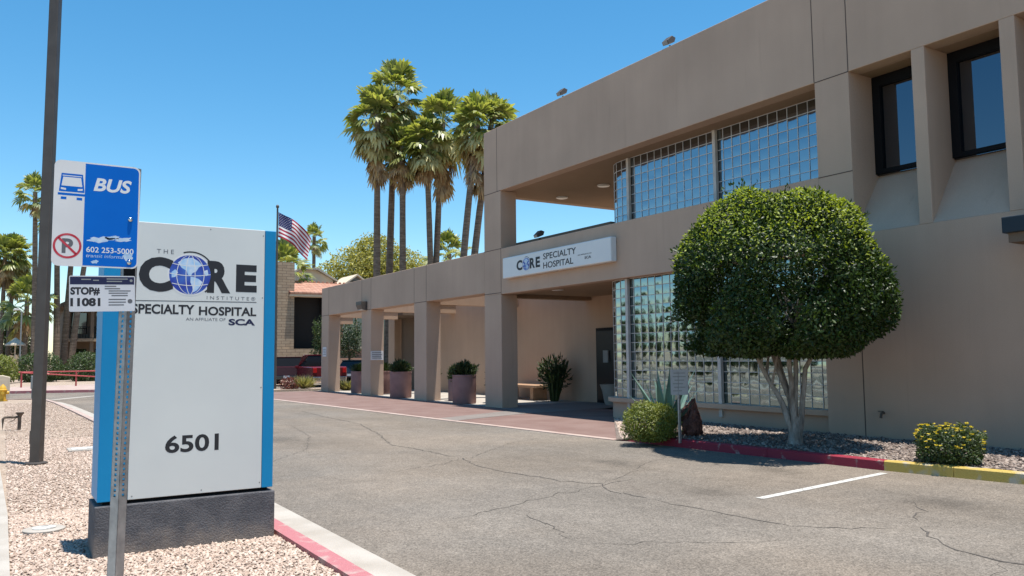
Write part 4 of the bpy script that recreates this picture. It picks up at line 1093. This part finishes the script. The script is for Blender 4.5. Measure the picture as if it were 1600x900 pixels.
# agave
ag = thing('agave', 'blue green agave with upright spiked leaves behind a small sign', 'agave', (10.5, 11.42, .1))
m = MB()
for k in range(26):
    a = k * 2.399; el = R(86 - 40 * (k / 26) ** 1.1); L_ = random.uniform(1.0, 1.4) * (.85 if k > 18 else 1)
    d = Vector((math.cos(a) * math.cos(el), math.sin(a) * math.cos(el), math.sin(el))); s_ = Vector((-math.sin(a), math.cos(a), 0)); nn_ = d.cross(s_)
    vs, fs = [], []
    for i in range(8):
        t = i / 7; w = .085 * (math.sin(math.pi * min(1, t * .75 + .25)) ** .8) * (1 - t ** 3) + .004; bend = nn_ * (-.10 * t * t * L_ * (1 if k > 8 else .3))
        c = Vector((10.5, 11.42, .12)) + d * (L_ * t) + bend
        vs += [c - s_ * w + nn_ * -w * .35, c, c + s_ * w + nn_ * -w * .35]
    for i in range(7):
        fs += [(3 * i, 3 * i + 1, 3 * i + 4, 3 * i + 3), (3 * i + 1, 3 * i + 2, 3 * i + 5, 3 * i + 4)]
    m.add([tuple(v) for v in vs], fs)
o = m.build('rosette', 'agave_leaf', ag, smooth=True)
# boulder
def rock(name, label, c, sx, sy, sz, material, seed):
    bm = bmesh.new(); bmesh.ops.create_icosphere(bm, subdivisions=4, radius=1)
    r2 = np.random.default_rng(seed); fr = r2.normal(0, 2.4, (10, 3)); ph = r2.uniform(0, 6.28, 10); fr2 = r2.normal(0, 8, (10, 3))
    for v in bm.verts:
        d = np.array(v.co); k = 1 + .22 * sum(math.sin(float(d @ fr[i]) + ph[i]) for i in range(10)) / 3 + .13 * sum(math.sin(float(d @ fr2[i]) + ph[i]) for i in range(10)) / 3
        x, y, z = d * k; tp = 1 - .38 * max(0, z)
        v.co = (c[0] + x * sx * tp, c[1] + y * sy * tp, max(c[2] - .03, c[2] + (z + .75) * sz))
    me = bpy.data.meshes.new(name); bm.to_mesh(me); bm.free(); me.materials.append(MT[material])
    o = bpy.data.objects.new(name, me); COL.objects.link(o); return tag(o, label, 'rock')
rock('boulder', 'dark red brown jagged lava boulder at the kerb behind the small sign', (10.73, 10.97, .11), .20, .18, .37, 'lava', 5)
# little sign by the agave
t = thing('small_sign', 'small grey sign on a thin post before the agave', 'sign', (9.79, 10.3, .11))
m = MB(); m.box(9.775, 9.815, 10.31, 10.34, .1, 1.30); m.build('post', 'steel', t)
a = R(-25); ux = Vector((math.cos(a), math.sin(a), 0)); nn = Vector((math.sin(a), -math.cos(a), 0)); OS = Vector((9.795, 10.305, 1.12)) - ux * .155
m = MB(); poly(m, OS, ux, Vector((0, 0, 1)), nn, rrect(0, .31, -.21, .22, .02), 0, .004); m.build('sign_plate', 'plate_grey', t)
m = MB()
for j, (p, q) in enumerate(((.05, .26), (.04, .27), (.07, .24), (.04, .22), (.06, .26), (.04, .2))): poly(m, OS, ux, Vector((0, 0, 1)), nn, [(p, .15 - j * .06), (q, .15 - j * .06), (q, .17 - j * .06), (p, .17 - j * .06)], .0042, .005)
m.build('text_lines', 'util_grey', t)

# planters under the colonnade
def planter(label, x, y, r_, h, leafn, kind='bush', ph=.45):
    t = thing('planter_pot', label, 'planter', (x, y, .01), 'mauve planters in the colonnade')
    m = MB(); m.lathe([(r_ * .94, .012), (r_, .05), (r_, h - .06), (r_ * 1.03, h - .05), (r_ * 1.03, h), (r_ * .9, h), (r_ * .9, h - .08), (.01, h - .08)], x, y, 28); m.build('pot', 'terracotta_pot', t, smooth=True)
    m = MB(); m.lathe([(.01, h - .075), (r_ * .89, h - .07)], x, y, 20); m.build('soil', 'soil', t)
    p = thing('potted_plant', 'leafy plant in the ' + label, 'plant', (x, y, h - .07), 'plants in the mauve planters')
    P, D = crown_pts(leafn, (x, y, h + ph * .2), r_ * .88, ph * .52, ph * .4, 2.2, .3, .16, int(x * 100 + y * 37) % 91)
    P[:, 2] = np.maximum(P[:, 2], h - .05); D = D.copy(); D[:, 2] += .9
    V, F = leaf_arrays(P, D, .16, .22, .5); npmesh('foliage', V, F, 'dark_leaf', p)
planter('large mauve planter between the corner pier and the next column', 13.30, 24.35, .40, .98, 1500)
planter('smaller mauve planter tucked behind the one by the corner pier', 13.95, 26.0, .36, .80, 1200, ph=.6)
planter('large mauve planter in the middle bay of the colonnade', 13.28, 29.5, .42, 1.03, 1500)
planter('mauve planter set back in the middle bay of the colonnade', 14.5, 29.35, .38, .8, 1200, ph=.6)
planter('mauve planter partly hidden beside the column with the wall light', 14.15, 33.4, .42, 1.0, 1100, ph=.35)
planter('low mauve planter with a tall bush against the corner pier', 14.35, 24.0, .34, .62, 2200, ph=1.0)
planter('mauve planter in the last colonnade bay before the parked cars', 13.05 + .55, 34.6, .40, .98, 1000, ph=.3)
# bench and dark cactus in the porch, pot by the door
t = thing('bench', 'plain low bench against the pink porch wall', 'bench', (16.5, 25.2, .01))
m = MB(); m.box(15.95, 16.75, 24.0, 26.6, .46, .55); m.build('seat', 'wood', t, bevel=.01)
for yy_ in (24.3, 26.2):
    m = MB(); m.box(16.05, 16.65, yy_, yy_ + .2, .012, .46); m.build('leg', 'wood', t)
cs = thing('potted_cactus', 'dark upright many stemmed plant beside the porch bench', 'plant', (16.3, 23.35, .01))
m = MB()
for k in range(26):
    a = random.uniform(0, 6.28); r_ = random.uniform(.02, .16); x, y = 16.3 + r_ * math.cos(a), 23.35 + r_ * math.sin(a); h = random.uniform(.8, 1.5); o_ = random.uniform(.1, .42)
    m.tube([(x, y, .02), (x + .4 * o_ * math.cos(a), y + .4 * o_ * math.sin(a), h * .45), (x + o_ * math.cos(a), y + o_ * math.sin(a), h)], [.022, .045, .03], 6)
m.build('stems', 'hedge_leaf', cs, smooth=True)
P, D = crown_pts(900, (16.3, 23.35, .95), .48, .58, .55, 2.2, .4, .1, 11); D = D.copy(); D[:, 2] += .8
V, F = leaf_arrays(P, D, .17, .25, .5); npmesh('foliage', V, F, 'dark_leaf', cs)
t = thing('stone_pot', 'grey stone pot standing beside the dark entrance door', 'pot', (16.6, 20.4, .01))
m = MB(); m.lathe([(.20, .015), (.24, .10), (.30, .45), (.36, .62), (.38, .66), (.33, .66), (.30, .56), (.01, .55)], 16.55, 20.5, 20); m.build('pot', 'concrete', t, smooth=True)
m = MB(); m.lathe([(.01, .56), (.29, .565)], 16.55, 20.5, 16); m.build('soil', 'soil', t)

# ------------------------------------------------------------------ palms
def fan(mbV, mbF, base, az, el, pet, rad, droop, seg=13, spread=195, thin=.5):
    d = Vector((math.cos(az) * math.cos(el), math.sin(az) * math.cos(el), math.sin(el))); s_ = Vector((-math.sin(az), math.cos(az), 0)); n_ = s_.cross(d)
    n_ = -n_ if n_.z < 0 else n_
    # petiole
    hub = base + d * pet + Vector((0, 0, -droop * .12 * pet)); w = .022
    n0 = len(mbV); mbV += [base - s_ * w, base + s_ * w, hub + s_ * w, hub - s_ * w]; mbF.append((n0, n0 + 1, n0 + 2, n0 + 3))
    tw = random.gauss(0, .35); s2 = (s_ * math.cos(tw) + n_ * math.sin(tw)); n2 = (n_ * math.cos(tw) - s_ * math.sin(tw))
    for k in range(seg):
        a = R(spread) * ((k + .5) / seg - .5); dirv = d * math.cos(a) + s2 * math.sin(a)
        sd = s2 * math.cos(a) - d * math.sin(a)
        L_ = rad * (1 - .25 * abs(a) / R(100)) * random.uniform(.85, 1.1)
        wv = rad * R(spread) / seg * .42
        m1 = hub + dirv * L_ * .58 + n2 * (.06 * L_ * (1 if k % 2 else -.5)) + Vector((0, 0, -droop * .10 * L_))
        tip = hub + dirv * L_ * .92 + Vector((0, 0, -droop * random.uniform(.25, .55) * L_))
        n0 = len(mbV)
        mbV += [hub, m1 - sd * wv, m1 + sd * wv, tip + sd * wv * .12, tip - sd * wv * .12]
        mbF += [(n0, n0 + 1, n0 + 2), (n0 + 1, n0 + 4, n0 + 3, n0 + 2)]
def palm_meshes(seed, ng, nd, rad=.95, green_low=-25, skirt=1.5, loose=1.):
    random.seed(seed); out = []
    V, F = [], []
    for k in range(ng):
        u = (k + .5) / ng; el = R(86 - (86 - green_low) * u ** .9 + random.gauss(0, 7))
        fan(V, F, Vector((0, 0, -.45 * u)), k * 2.399 + random.gauss(0, .2), el, random.uniform(.75, 1.15), rad * random.uniform(.85, 1.12), .3 + .8 * u)
    out.append((V, F, 'frond'))
    V, F = [], []
    for k in range(int(nd * .8)):
        u = random.random(); fan(V, F, Vector((0, 0, -.5 - .4 * u)), random.uniform(0, 6.28), R(-22 - 38 * u), random.uniform(.6, 1.0), rad * random.uniform(.75, 1.0), 1.1, seg=11)
    out.append((V, F, 'old_frond'))
    V, F = [], []
    for k in range(nd):
        u = random.random(); fan(V, F, Vector((.12 * math.cos(k), .12 * math.sin(k), -.6 - skirt * u)), random.uniform(0, 6.28), R(-52 - 30 * u + random.gauss(0, 5)), random.uniform(.4, .85) * loose, rad * random.uniform(.55, .85), 1.0, seg=9, spread=120)
    out.append((V, F, 'dead_frond'))
    return out
PALM = []
for seed, ng, nd, rad, gl, sk in ((11, 40, 40, .95, -20, 1.8), (12, 34, 46, 1.0, -12, 2.1), (13, 36, 26, .95, -25, .9), (14, 30, 8, .85, -35, .2)):
    ms_ = []
    for V, F, material in palm_meshes(seed, ng, nd, rad, gl, sk):
        me = bpy.data.meshes.new('fronds'); me.from_pydata([tuple(v) for v in V], [], F); me.materials.append(MT[material]); ms_.append(me)
    PALM.append(ms_)
random.seed(21)
def palm(label, base, top, var, sc, r0_, r1, grp, rz=0.):
    t = thing('palm_tree', label, 'palm tree', base, grp)
    b, c = Vector(base), Vector(top); m = MB()
    pts, rad = [], []
    K = 14
    for i in range(K + 1):
        u = i / K; p = b.lerp(c, u); p.x = b.x + (c.x - b.x) * u ** 1.4; p.y = b.y + (c.y - b.y) * u ** 1.4
        pts.append(p - Vector((0, 0, .05 if i == 0 else 0))); rad.append((r0_ + (r1 - r0_) * u) * (1.25 if i == 0 else random.uniform(.97, 1.04)))
    m.tube(pts, rad, 12); m.build('trunk', 'palm_bark', t, smooth=True)
    for me, nm in zip(PALM[var], ('crown', 'fading_fronds', 'dead_skirt')):
        o = bpy.data.objects.new(nm, me); COL.objects.link(o); o.parent = t; o.location = c - b; o.scale = (sc, sc, sc); o.rotation_euler = (0, 0, rz)
    return t
gp = 'tall fan palms behind the colonnade'
palm('tall shaggy fan palm nearest the flag, its crown just below the tallest', (19.95, 48, 0), (19.95, 48, 17.2), 0, 1.28, .26, .17, gp, .3)
palm('tallest fan palm, its crown above all others behind the colonnade', (20.9, 48.5, 0), (21.42, 48.5, 19.2), 0, 1.28, .26, .17, gp, 2.1)
palm('short fan palm with a brown skirt crowded under the tallest palm', (21.3, 47, 0), (21.25, 47, 15.0), 2, 1.0, .25, .17, gp, 4.0)
palm('lower crowned fan palm of the pair forking from one base', (22.9, 46, 0), (22.45, 46, 15.4), 2, 1.05, .22, .16, gp, 1.2)
palm('higher crowned fan palm of the pair forking from one base', (22.95, 46.1, 0), (23.7, 46.1, 16.9), 1, 1.22, .23, .16, gp, 5.2)
palm('fan palm with the longest straw skirt, next to the roof corner', (22.4, 42, 0), (23.95, 42, 15.9), 1, 1.12, .24, .17, gp, .9)
palm('fan palm whose crown is cut by the roof corner', (23.2, 42.4, 0), (25.2, 42.4, 16.2), 0, 1.08, .24, .17, gp, 3.3)
palm('tiny thin palm far off beside the tip of the flag', (29.7, 90, 0), (29.74, 90, 15.4), 3, 1.05, .26, .19, 'far palms')
palm('palm with feathery green crown behind the tan brick pier', (18.7, 64, 0), (18.75, 64, 8.8), 3, 1.5, .25, .2, 'far palms', 1.)
palm('small palm top peeping over the colonnade beam below the tall palms', (27.1, 52, 0), (27.2, 52, 9.0), 3, 1.15, .22, .18, 'far palms', 2.)
gl_ = 'palms on the left behind the bus stop'
palm('tall palm partly hidden by the dark bronze pole', (2.15, 75.5, 0), (1.78, 75.5, 15.2), 3, 1.05, .24, .16, gl_, .4)
palm('palm trunk nearest the dark pole below the bus sign, its crown hidden', (3.95, 80, 0), (3.6, 80, 13.6), 2, .95, .30, .17, gl_, .9)
palm('palm with leaning trunk below the middle of the bus sign', (4.5, 80.5, 0), (5.0, 80.5, 13.9), 2, .95, .30, .17, gl_, 2.4)
palm('palm with leaning trunk touching the edge of the stop number plate', (5.0, 79.5, 0), (6.2, 79.5, 13.4), 2, .95, .28, .17, gl_, 4.4)
palm('shorter of the twin palms above the yellow hydrant', (-.15, 82, 0), (-.1, 82, 10.8), 2, 1.05, .2, .14, gl_, 5.)
palm('taller of the twin palms above the yellow hydrant', (.35, 83, 0), (.62, 83, 11.2), 1, 1.0, .2, .14, gl_, 1.7)
palm('low palm with spreading fronds between the twin palms and the bronze pole', (1.55, 79, 0), (1.6, 79, 6.6), 3, 1.5, .2, .17, gl_, 3.1)

# ------------------------------------------------------------------ broad trees and hedges
def broad_tree(label, base, clumps, n, leaf, material, grp=None, trunk=.3, name='broad_tree'):
    t = thing(name, label, 'tree', base, grp)
    Vs, Fs, n0 = [], [], 0
    m = MB(); b = Vector(base)
    m.tube([b - Vector((0, 0, .05)), b + Vector((.1, 0, clumps[0][2] * .5)), b + Vector((clumps[0][0], clumps[0][1], clumps[0][2] * .8))], [trunk, trunk * .8, trunk * .5], 10)
    for i, (x, y, z, r_, rz_) in enumerate(clumps):
        P, D = crown_pts(int(n * r_ * r_), (base[0] + x, base[1] + y, base[2] + z), r_, rz_, rz_ * .85, 2.1, .55, .12, i + 5)
        D = D.copy(); D[:, 2] += .3
        V, F = leaf_arrays(P, D, leaf, .55, .8, face=.5); Vs.append(V); Fs.append(F + n0); n0 += len(V)
        m.tube([b + Vector((.05, 0, clumps[0][2] * .45)), b + Vector((x * .5, y * .5, z * .75)), b + Vector((x, y, z))], [trunk * .5, trunk * .3, trunk * .1], 7)
    m.build('trunk', 'dark_bark', t, smooth=True)
    npmesh('crown', np.concatenate(Vs), np.concatenate(Fs), material, t)
    return t
broad_tree('broad yellow green tree rising behind the colonnade and tile roof', (31, 75, 0),
           [(0, 0, 11.2, 2.8, 2.3), (-2.6, 0, 10.0, 2.3, 2.1), (-4.0, .5, 9.0, 1.9, 2.0), (2.4, 0, 10.5, 2.5, 2.2), (4.4, 0, 9.8, 2.0, 1.8), (-1.2, -1, 10.0, 2.0, 1.6), (1.0, -1, 9.2, 2.2, 1.6), (-2.8, -1, 7.8, 1.9, 1.4), (3.2, -1, 8.4, 2.0, 1.4), (0, -.5, 7.6, 2.2, 1.4), (-.5, .3, 12.4, 1.4, 1.0), (5.6, .5, 8.8, 1.4, 1.2)], 520, .26, 'olive_leaf')
broad_tree('dark leafy tree behind the patio umbrella and the paler hedge', (.2, 88, 0),
           [(0, 0, 5.2, 1.5, 1.5), (-1.4, 0, 4.4, 1.4, 1.4), (.9, 0, 4.0, 1.2, 1.3), (-.4, -.5, 3.0, 1.4, 1.1), (1.4, .3, 2.8, 1.0, 1.0), (-2.6, 0, 3.6, 1.4, 1.4)], 650, .22, 'dark_leaf', trunk=.22)
broad_tree('dark round topped tree in front of the teal window behind the colonnade', (20.2, 53.6, .07),
           [(0, 0, 3.1, .95, 1.3), (0, 0, 2.2, .85, .9)], 1500, .15, 'dark_leaf', trunk=.10)
broad_tree('slim leafy tree beside the last colonnade column and brick recess', (18.35, 54, .07),
           [(0, 0, 3.5, .5, .9), (.1, 0, 2.6, .6, .8), (-.1, 0, 1.8, .5, .6)], 1800, .15, 'hedge_leaf', trunk=.07)
hd = 'clipped hedges beyond the drive'
mound('hedge', 'boxy dark hedge half hidden by the tall bronze pole', 'hedge', (2.25, 66.5, .09), 1.55, 2.05, 5200, .16, 'hedge_leaf', .04, group=hd)
mound('hedge', 'boxy dark hedge beside the blue edge of the monument sign', 'hedge', (5.3, 66.5, .09), 1.50, 2.05, 5200, .16, 'hedge_leaf', .04, group=hd)
mound('hedge', 'paler hedge above the beige utility cabinet and yellow hydrant', 'hedge', (-.35, 64, .09), 1.3, 1.9, 4200, .16, 'shrub_leaf', .04, group=hd)
mound('hedge', 'small low hedge between the two boxy hedges', 'hedge', (3.9, 71, .09), .8, 1.1, 1500, .15, 'hedge_leaf', .05, group=hd)
mound('red_leaf_shrub', 'low red leafed shrub in the gravel strip before the parked cars', 'shrub', (12.0, 39.7, .09), .48, .55, 900, .10, 'red_leaf', .12)
def tuft(label, c, r_, h, n):
    t = thing('grass_tuft', label, 'grass tuft', c, 'grass tufts near the colonnade end')
    a = rng.uniform(0, 6.28, n); rr = r_ * .3 * rng.uniform(0, 1, n)
    P = np.stack([c[0] + rr * np.cos(a), c[1] + rr * np.sin(a), np.full(n, c[2])], 1)
    D = np.stack([np.cos(a) * r_, np.sin(a) * r_, h * rng.uniform(.5, 1.2, n)], 1)
    V, F = leaf_arrays(P, D / np.linalg.norm(D, axis=1)[:, None], h, .06, .18, .02); npmesh('blades', V, F, 'dry_grass', t)
tuft('straw green grass tuft beside the red leafed shrub', (12.65, 39.6, .09), .4, .62, 420)
tuft('straw grass tuft between the last two colonnade columns', (14.2, 37.9, .01), .45, .55, 420)

# ------------------------------------------------------------------ trees across the street, mirrored in the glass
gx = 'street trees across the road'
for i in range(16):
    y = 12 + i * 5.2 + random.uniform(-1.2, 1.2)
    broad_tree(['bushy green street tree across the road', 'low spreading street tree across the road'][i % 2], (-18 - random.uniform(0, 7), y, .1),
               [(0, 0, 3.6 + 1.4 * random.random(), 2.3, 1.9), (-1.3, .8, 2.6, 1.7, 1.4), (1.1, -1.6, 2.9, 1.9, 1.5), (.3, 1.9, 2.3, 1.7, 1.3), (.5, 0, 1.6, 1.9, 1.0)], 85, .48, ['hedge_leaf', 'dark_leaf'][i % 2], gx, .16, 'street_tree')
# ================================================================== FAR BUILDINGS
hb = thing('tile_roofed_house', 'low tan block and brick house with red tile roof beyond the parked cars', 'house', (22, 60, 0))
m = MB(); m.box(16.0, 17.62, 57.6, 58.6, 1.6, 8.45); m.build('block_pier', 'tan_block', hb)
m = MB(); m.box(15.8, 30, 57.5, 62, 0, 1.55); m.build('lower_wall', 'red_block', hb)
m = MB(); m.box(15.9, 19.9, 57.35, 58.1, 1.55, 2.25); m.build('ledge', 'tan_block', hb)
m = MB(); m.box(17.63, 19.85, 58.6, 59.4, 2.25, 6.1); m.box(19.86, 21.2, 58.2, 62, 1.55, 6.1); m.build('recess_wall', 'dark_opening', hb)
m = MB(); m.box(21.21, 32, 58.2, 62, 1.55, 2.2); m.box(21.21, 32, 58.2, 62, 4.8, 6.0); m.box(21.21, 21.5, 58.2, 62, 2.2, 4.8); m.box(23.6, 24.6, 58.2, 62, 2.2, 4.8); m.box(25.9, 32, 58.2, 62, 2.2, 4.8); m.build('wall', 'red_brick', hb)
for a, b in ((21.5, 23.6), (24.6, 25.9)):
    m = MB(); m.box(a, b, 58.12, 58.199, 2.2, 2.4); m.box(a, b, 58.12, 58.199, 4.62, 4.8); m.box((a + b) / 2 - .05, (a + b) / 2 + .05, 58.12, 58.199, 2.4, 4.62)
    w_ = m.build('window', 'cream', hb); m = MB(); m.box(a, b, 58.2, 58.26, 2.41, 4.61); m.build('pane', 'far_glass', w_)
m = MB(); m.prism([(57.2, 6.15), (57.2, 6.30), (62.4, 7.5), (62.4, 7.35)], lambda a, b, q: (q, a, b), 17.2, 33); rf = m.build('roof', 'roof_tile', hb)
m = MB(); m.box(17.25, 33, 57.25, 58.2, 6.0, 6.14); m.build('eave', 'cream', rf)
m = MB()
for k in range(44): m.lathe([(.10, 7.46), (.12, 7.50), (.10, 7.60)], 17.5 + k * .35, 62.35, 6)
m.build('ridge_tiles', 'roof_tile', rf)
rg = thing('pale_gable_house', 'pale gabled roof peeking over the red tile roof', 'house', (22, 76, 0))
m = MB(); m.prism([(20.5, 8.4), (22.6, 9.55), (24.0, 9.55), (25.6, 8.7), (25.6, 0), (20.5, 0)], lambda a, b, q: (a, q, b), 72, 80); m.build('wall', 'cream', rg)
m = MB(); m.prism([(20.1, 8.35), (22.5, 9.72), (24.1, 9.72), (26.0, 8.65), (26.0, 8.5), (24.05, 9.56), (22.55, 9.56), (20.1, 8.2)], lambda a, b, q: (a, q, b), 71.6, 80.4); m.build('roof', 'concrete', rg)
g2 = thing('grey_gable_house', 'small grey gable with a dark vent beside the yellow green tree', 'house', (28, 72, 0))
m = MB(); m.prism([(25.2, 0), (25.2, 8.0), (26.5, 8.9), (27.8, 8.0), (27.8, 0)], lambda a, b, q: (a, q, b), 68.5, 72); m.build('wall', 'util_grey', g2)
m = MB(); m.prism([(25.0, 7.9), (26.5, 8.98), (28.0, 7.9), (28.0, 7.75), (26.5, 8.83), (25.0, 7.75)], lambda a, b, q: (a, q, b), 68.1, 72.2); m.build('roof', 'cream', g2)
m = MB(); m.box(26.1, 26.9, 68.42, 68.499, 7.9, 8.4); m.build('vent', 'dark_opening', g2)
# dark apartment block on the left
ab = thing('apartment_building', 'dark brown two storey balcony block behind the palms and hedges', 'building', (9, 85, 0))
m = MB(); m.box(4.7, 22, 84, 96, 0, 6.6); m.build('wall', 'brown_wall', ab)
m = MB(); m.prism([(4.2, 6.3), (22.6, 6.5), (22.6, 6.9), (6.0, 7.5), (4.2, 6.6)], lambda a, b, q: (a, q, b), 81.4, 96.5); m.build('roof', 'brown_wall', ab)
m = MB(); m.box(4.5, 22, 81.6, 83.99, 3.25, 3.5); m.build('balcony_slab', 'tan_block', ab)
for k in range(6):
    x = 4.6 + k * 2.0; m = MB(); m.box(x, x + .28, 81.7, 82.0, .05, 3.24); m.box(x, x + .28, 81.7, 82.0, 3.51, 6.49); m.build('post', 'brown_wall', ab)
for k in range(5):
    x = 4.9 + k * 2.0; m = MB()
    for j in range(8): m.box(x + j * .22, x + j * .22 + .04, 81.74, 81.78, 3.55, 4.5)
    m.box(x, x + 1.66, 81.72, 81.8, 4.5, 4.58); m.build('balustrade', 'dark_metal', ab)
    for z in (.7, 4.0):
        m = MB(); m.box(x + .3, x + 1.6, 83.94, 83.995, z, z + 1.9); m.build('window', 'far_glass', ab)
wl = thing('garden_wall', 'low pale wall running behind the far hedges', 'wall', (1, 78, 0))
m = MB(); m.box(-12, 3.3, 92, 92.3, 0, 3.0); m.build('panel', 'cream', wl)
m = MB(); m.box(-12, 3.3, 91.9, 92.4, 3.0, 3.15); m.build('coping', 'concrete', wl)
sh = thing('patio_umbrella', 'cream patio umbrella in front of the dark leafy tree', 'umbrella', (.85, 76, .09))
m = MB(); m.tube([(.85, 76, .05), (.85, 76, 3.3)], .04, 8); m.build('pole', 'cream', sh)
m = MB(); m.lathe([(.05, 3.42), (.3, 3.2), (.7, 2.9), (.72, 2.8), (.68, 2.84), (.28, 3.12), (.02, 3.3)], .85, 76, 8); m.build('canopy', 'cream', sh)
sl_ = thing('street_lamp', 'slim street lamp with a pale head before the low spreading palm', 'street lamp', (1.1, 70, .09))
m = MB(); m.tube([(1.1, 70, .05), (1.1, 70, 5.2), (.95, 70, 5.35)], .05, 8); m.build('pole', 'util_grey', sl_)
m = MB(); m.prism([(.55, 5.28), (1.0, 5.30), (1.0, 5.40), (.62, 5.44)], lambda a, b, q: (a, q, b), 69.85, 70.15); m.build('lamp_head', 'lamp_white', sl_, bevel=.02)

# ================================================================== PARKED VEHICLES
def wheel(parent, x, y, r_, side, w=.22):
    m = MB(); pts = [(x - w / 2 * side, y, r_), (x + w / 2 * side, y, r_)]
    m.tube([(x - w / 2, y, r_), (x - w / 2 + .03, y, r_), (x + w / 2 - .03, y, r_), (x + w / 2, y, r_)], [r_ * .93, r_, r_, r_ * .93], 20); ty = m.build('tyre', 'rubber', parent)
    m = MB(); m.tube([(x + side * (w / 2 + .004), y, r_), (x + side * (w / 2 - .06), y, r_)], [r_ * .6, r_ * .55], 14); m.build('rim', 'chrome', parent)
def vehicle(label, cat, name, X, Y, rz, paint, L_, W_, prof, cabin, tail=True, pick=False):
    """prof: side outline (y along length from tail 0 to nose L, z); cabin: greenhouse outline; built at the origin then turned"""
    t = thing(name, label, cat, (0, 0, 0))
    hw = W_ / 2; m = MB()
    n = len(prof)
    vs = []
    for sx_ in (-hw, -hw * .96, hw * .96, hw):
        for (y, z) in prof:
            k = 1 if abs(sx_) < hw else .0
            cy, cz = L_ / 2, .62
            vs.append((sx_, y + (cy - y) * (0 if k else .03), z + (cz - z) * (0 if k else .08)))
    fs = [tuple(range(n))[::-1], tuple(range(3 * n, 4 * n))]
    for q in range(3):
        for i in range(n): fs.append((q * n + i, q * n + (i + 1) % n, (q + 1) * n + (i + 1) % n, (q + 1) * n + i))
    m.add(vs, fs); body = m.build('body', paint, t, bevel=.03)
    m = MB(); n = len(cabin); zb = min(z for _, z in cabin); zt = max(z for _, z in cabin)
    sec = lambda z: hw * (.94 - .17 * (z - zb) / (zt - zb))
    m.add([(-sec(z), y, z) for y, z in cabin] + [(sec(z), y, z) for y, z in cabin], [tuple(range(n))[::-1], tuple(range(n, 2 * n))] + [(i, (i + 1) % n, n + (i + 1) % n, n + i) for i in range(n)])
    m.build('window_glass', 'car_glass', t)
    # roof skin and pillars stand just outside the glass
    m = MB(); ys = [y for y, z in cabin if z > zt - .08]; y0, y1 = min(ys), max(ys)
    m.box(-sec(zt) - .02, sec(zt) + .02, y0 - .03, y1 + .03, zt - .015, zt + .035)
    bot = [y for y, z in cabin if z < zb + .02]; b0, b1 = min(bot), max(bot)
    for yb_, yt_ in ((b0, y0), (b1, y1), ((b0 + b1) / 2, (y0 + y1) / 2)):
        for s_ in (-1, 1): m.tube([(s_ * (sec(zb) + .005), yb_, zb - .02), (s_ * (sec(zt) + .008), yt_, zt)], .045, 6)
    m.build('roof', paint, t, bevel=.01)
    for yw in (.82, L_ - .88):
        for s_ in (-1, 1):
            w_ = thing('wheel', None, None, (0, 0, 0)); w_.parent = t
            wheel(w_, s_ * (hw - .10), yw, .34, s_)
    for a, b in ((-.10, .06), (L_ - .06, L_ + .10)):
        m = MB(); m.box(-hw * .93, hw * .93, a, b, .38, .60); m.build('bumper', 'dark_car' if not pick else 'chrome', t, bevel=.03)
    for s_ in (-1, 1):
        m = MB(); m.box(s_ * hw * .93, s_ * hw * .72, -.035, .05, .80, 1.05); m.build('tail_lamp', 'tail_red', t, bevel=.01)
        m = MB(); m.box(s_ * hw * .90, s_ * hw * .62, L_ - .05, L_ + .035, .66, .82); m.build('headlight', 'lamp_white', t, bevel=.01)
        m = MB(); m.box(s_ * (hw + .18), s_ * (hw + .0), L_ * .66, L_ * .66 + .12, 1.02, 1.16); m.build('mirror', paint, t, bevel=.02)
    m = MB(); m.box(-.16, .16, -.112, -.101, .46, .60) if not pick else m.box(-.16, .16, -.112, -.101, .44, .56); m.build('number_plate', 'paper', t)
    if pick:
        m = MB(); m.box(-hw * .80, hw * .80, .12, 1.75, .93, .935); m.build('truck_bed', 'rubber', t)
    t.location = (X, Y, 0); t.rotation_euler = (0, 0, rz)
    return t
suv = [(.05, .35), (.0, .62), (.03, 1.10), (.25, 1.14), (3.3, 1.08), (4.35, .92), (4.5, .65), (4.45, .35)]
vehicle('dark maroon sport utility car parked behind the blue edge of the monument sign', 'car', 'parked_car', 13.75, 46.2, R(-22), 'maroon', 4.5, 1.85, suv,
        [(.14, 1.12), (.50, 1.62), (2.5, 1.64), (3.3, 1.07)])
pk = [(.0, .45), (.0, 1.08), (.12, 1.12), (3.6, 1.12), (5.0, 1.05), (5.25, .75), (5.2, .42)]
vehicle('red pickup truck parked next to the last colonnade column', 'truck', 'parked_pickup', 14.8, 42.0, R(-6), 'red_car', 5.25, 1.9, pk,
        [(1.85, 1.12), (2.0, 1.72), (3.1, 1.74), (3.8, 1.10)], pick=True)
sd = [(.05, .35), (.0, .65), (.08, .95), (.9, 1.0), (3.3, .96), (4.4, .80), (4.55, .55), (4.5, .32)]
vehicle('dark sedan seen between the last two colonnade columns', 'car', 'parked_car', 18.2, 48.0, R(-32), 'dark_car', 4.55, 1.8, sd,
        [(.55, .98), (1.2, 1.38), (2.4, 1.40), (3.4, .95)])
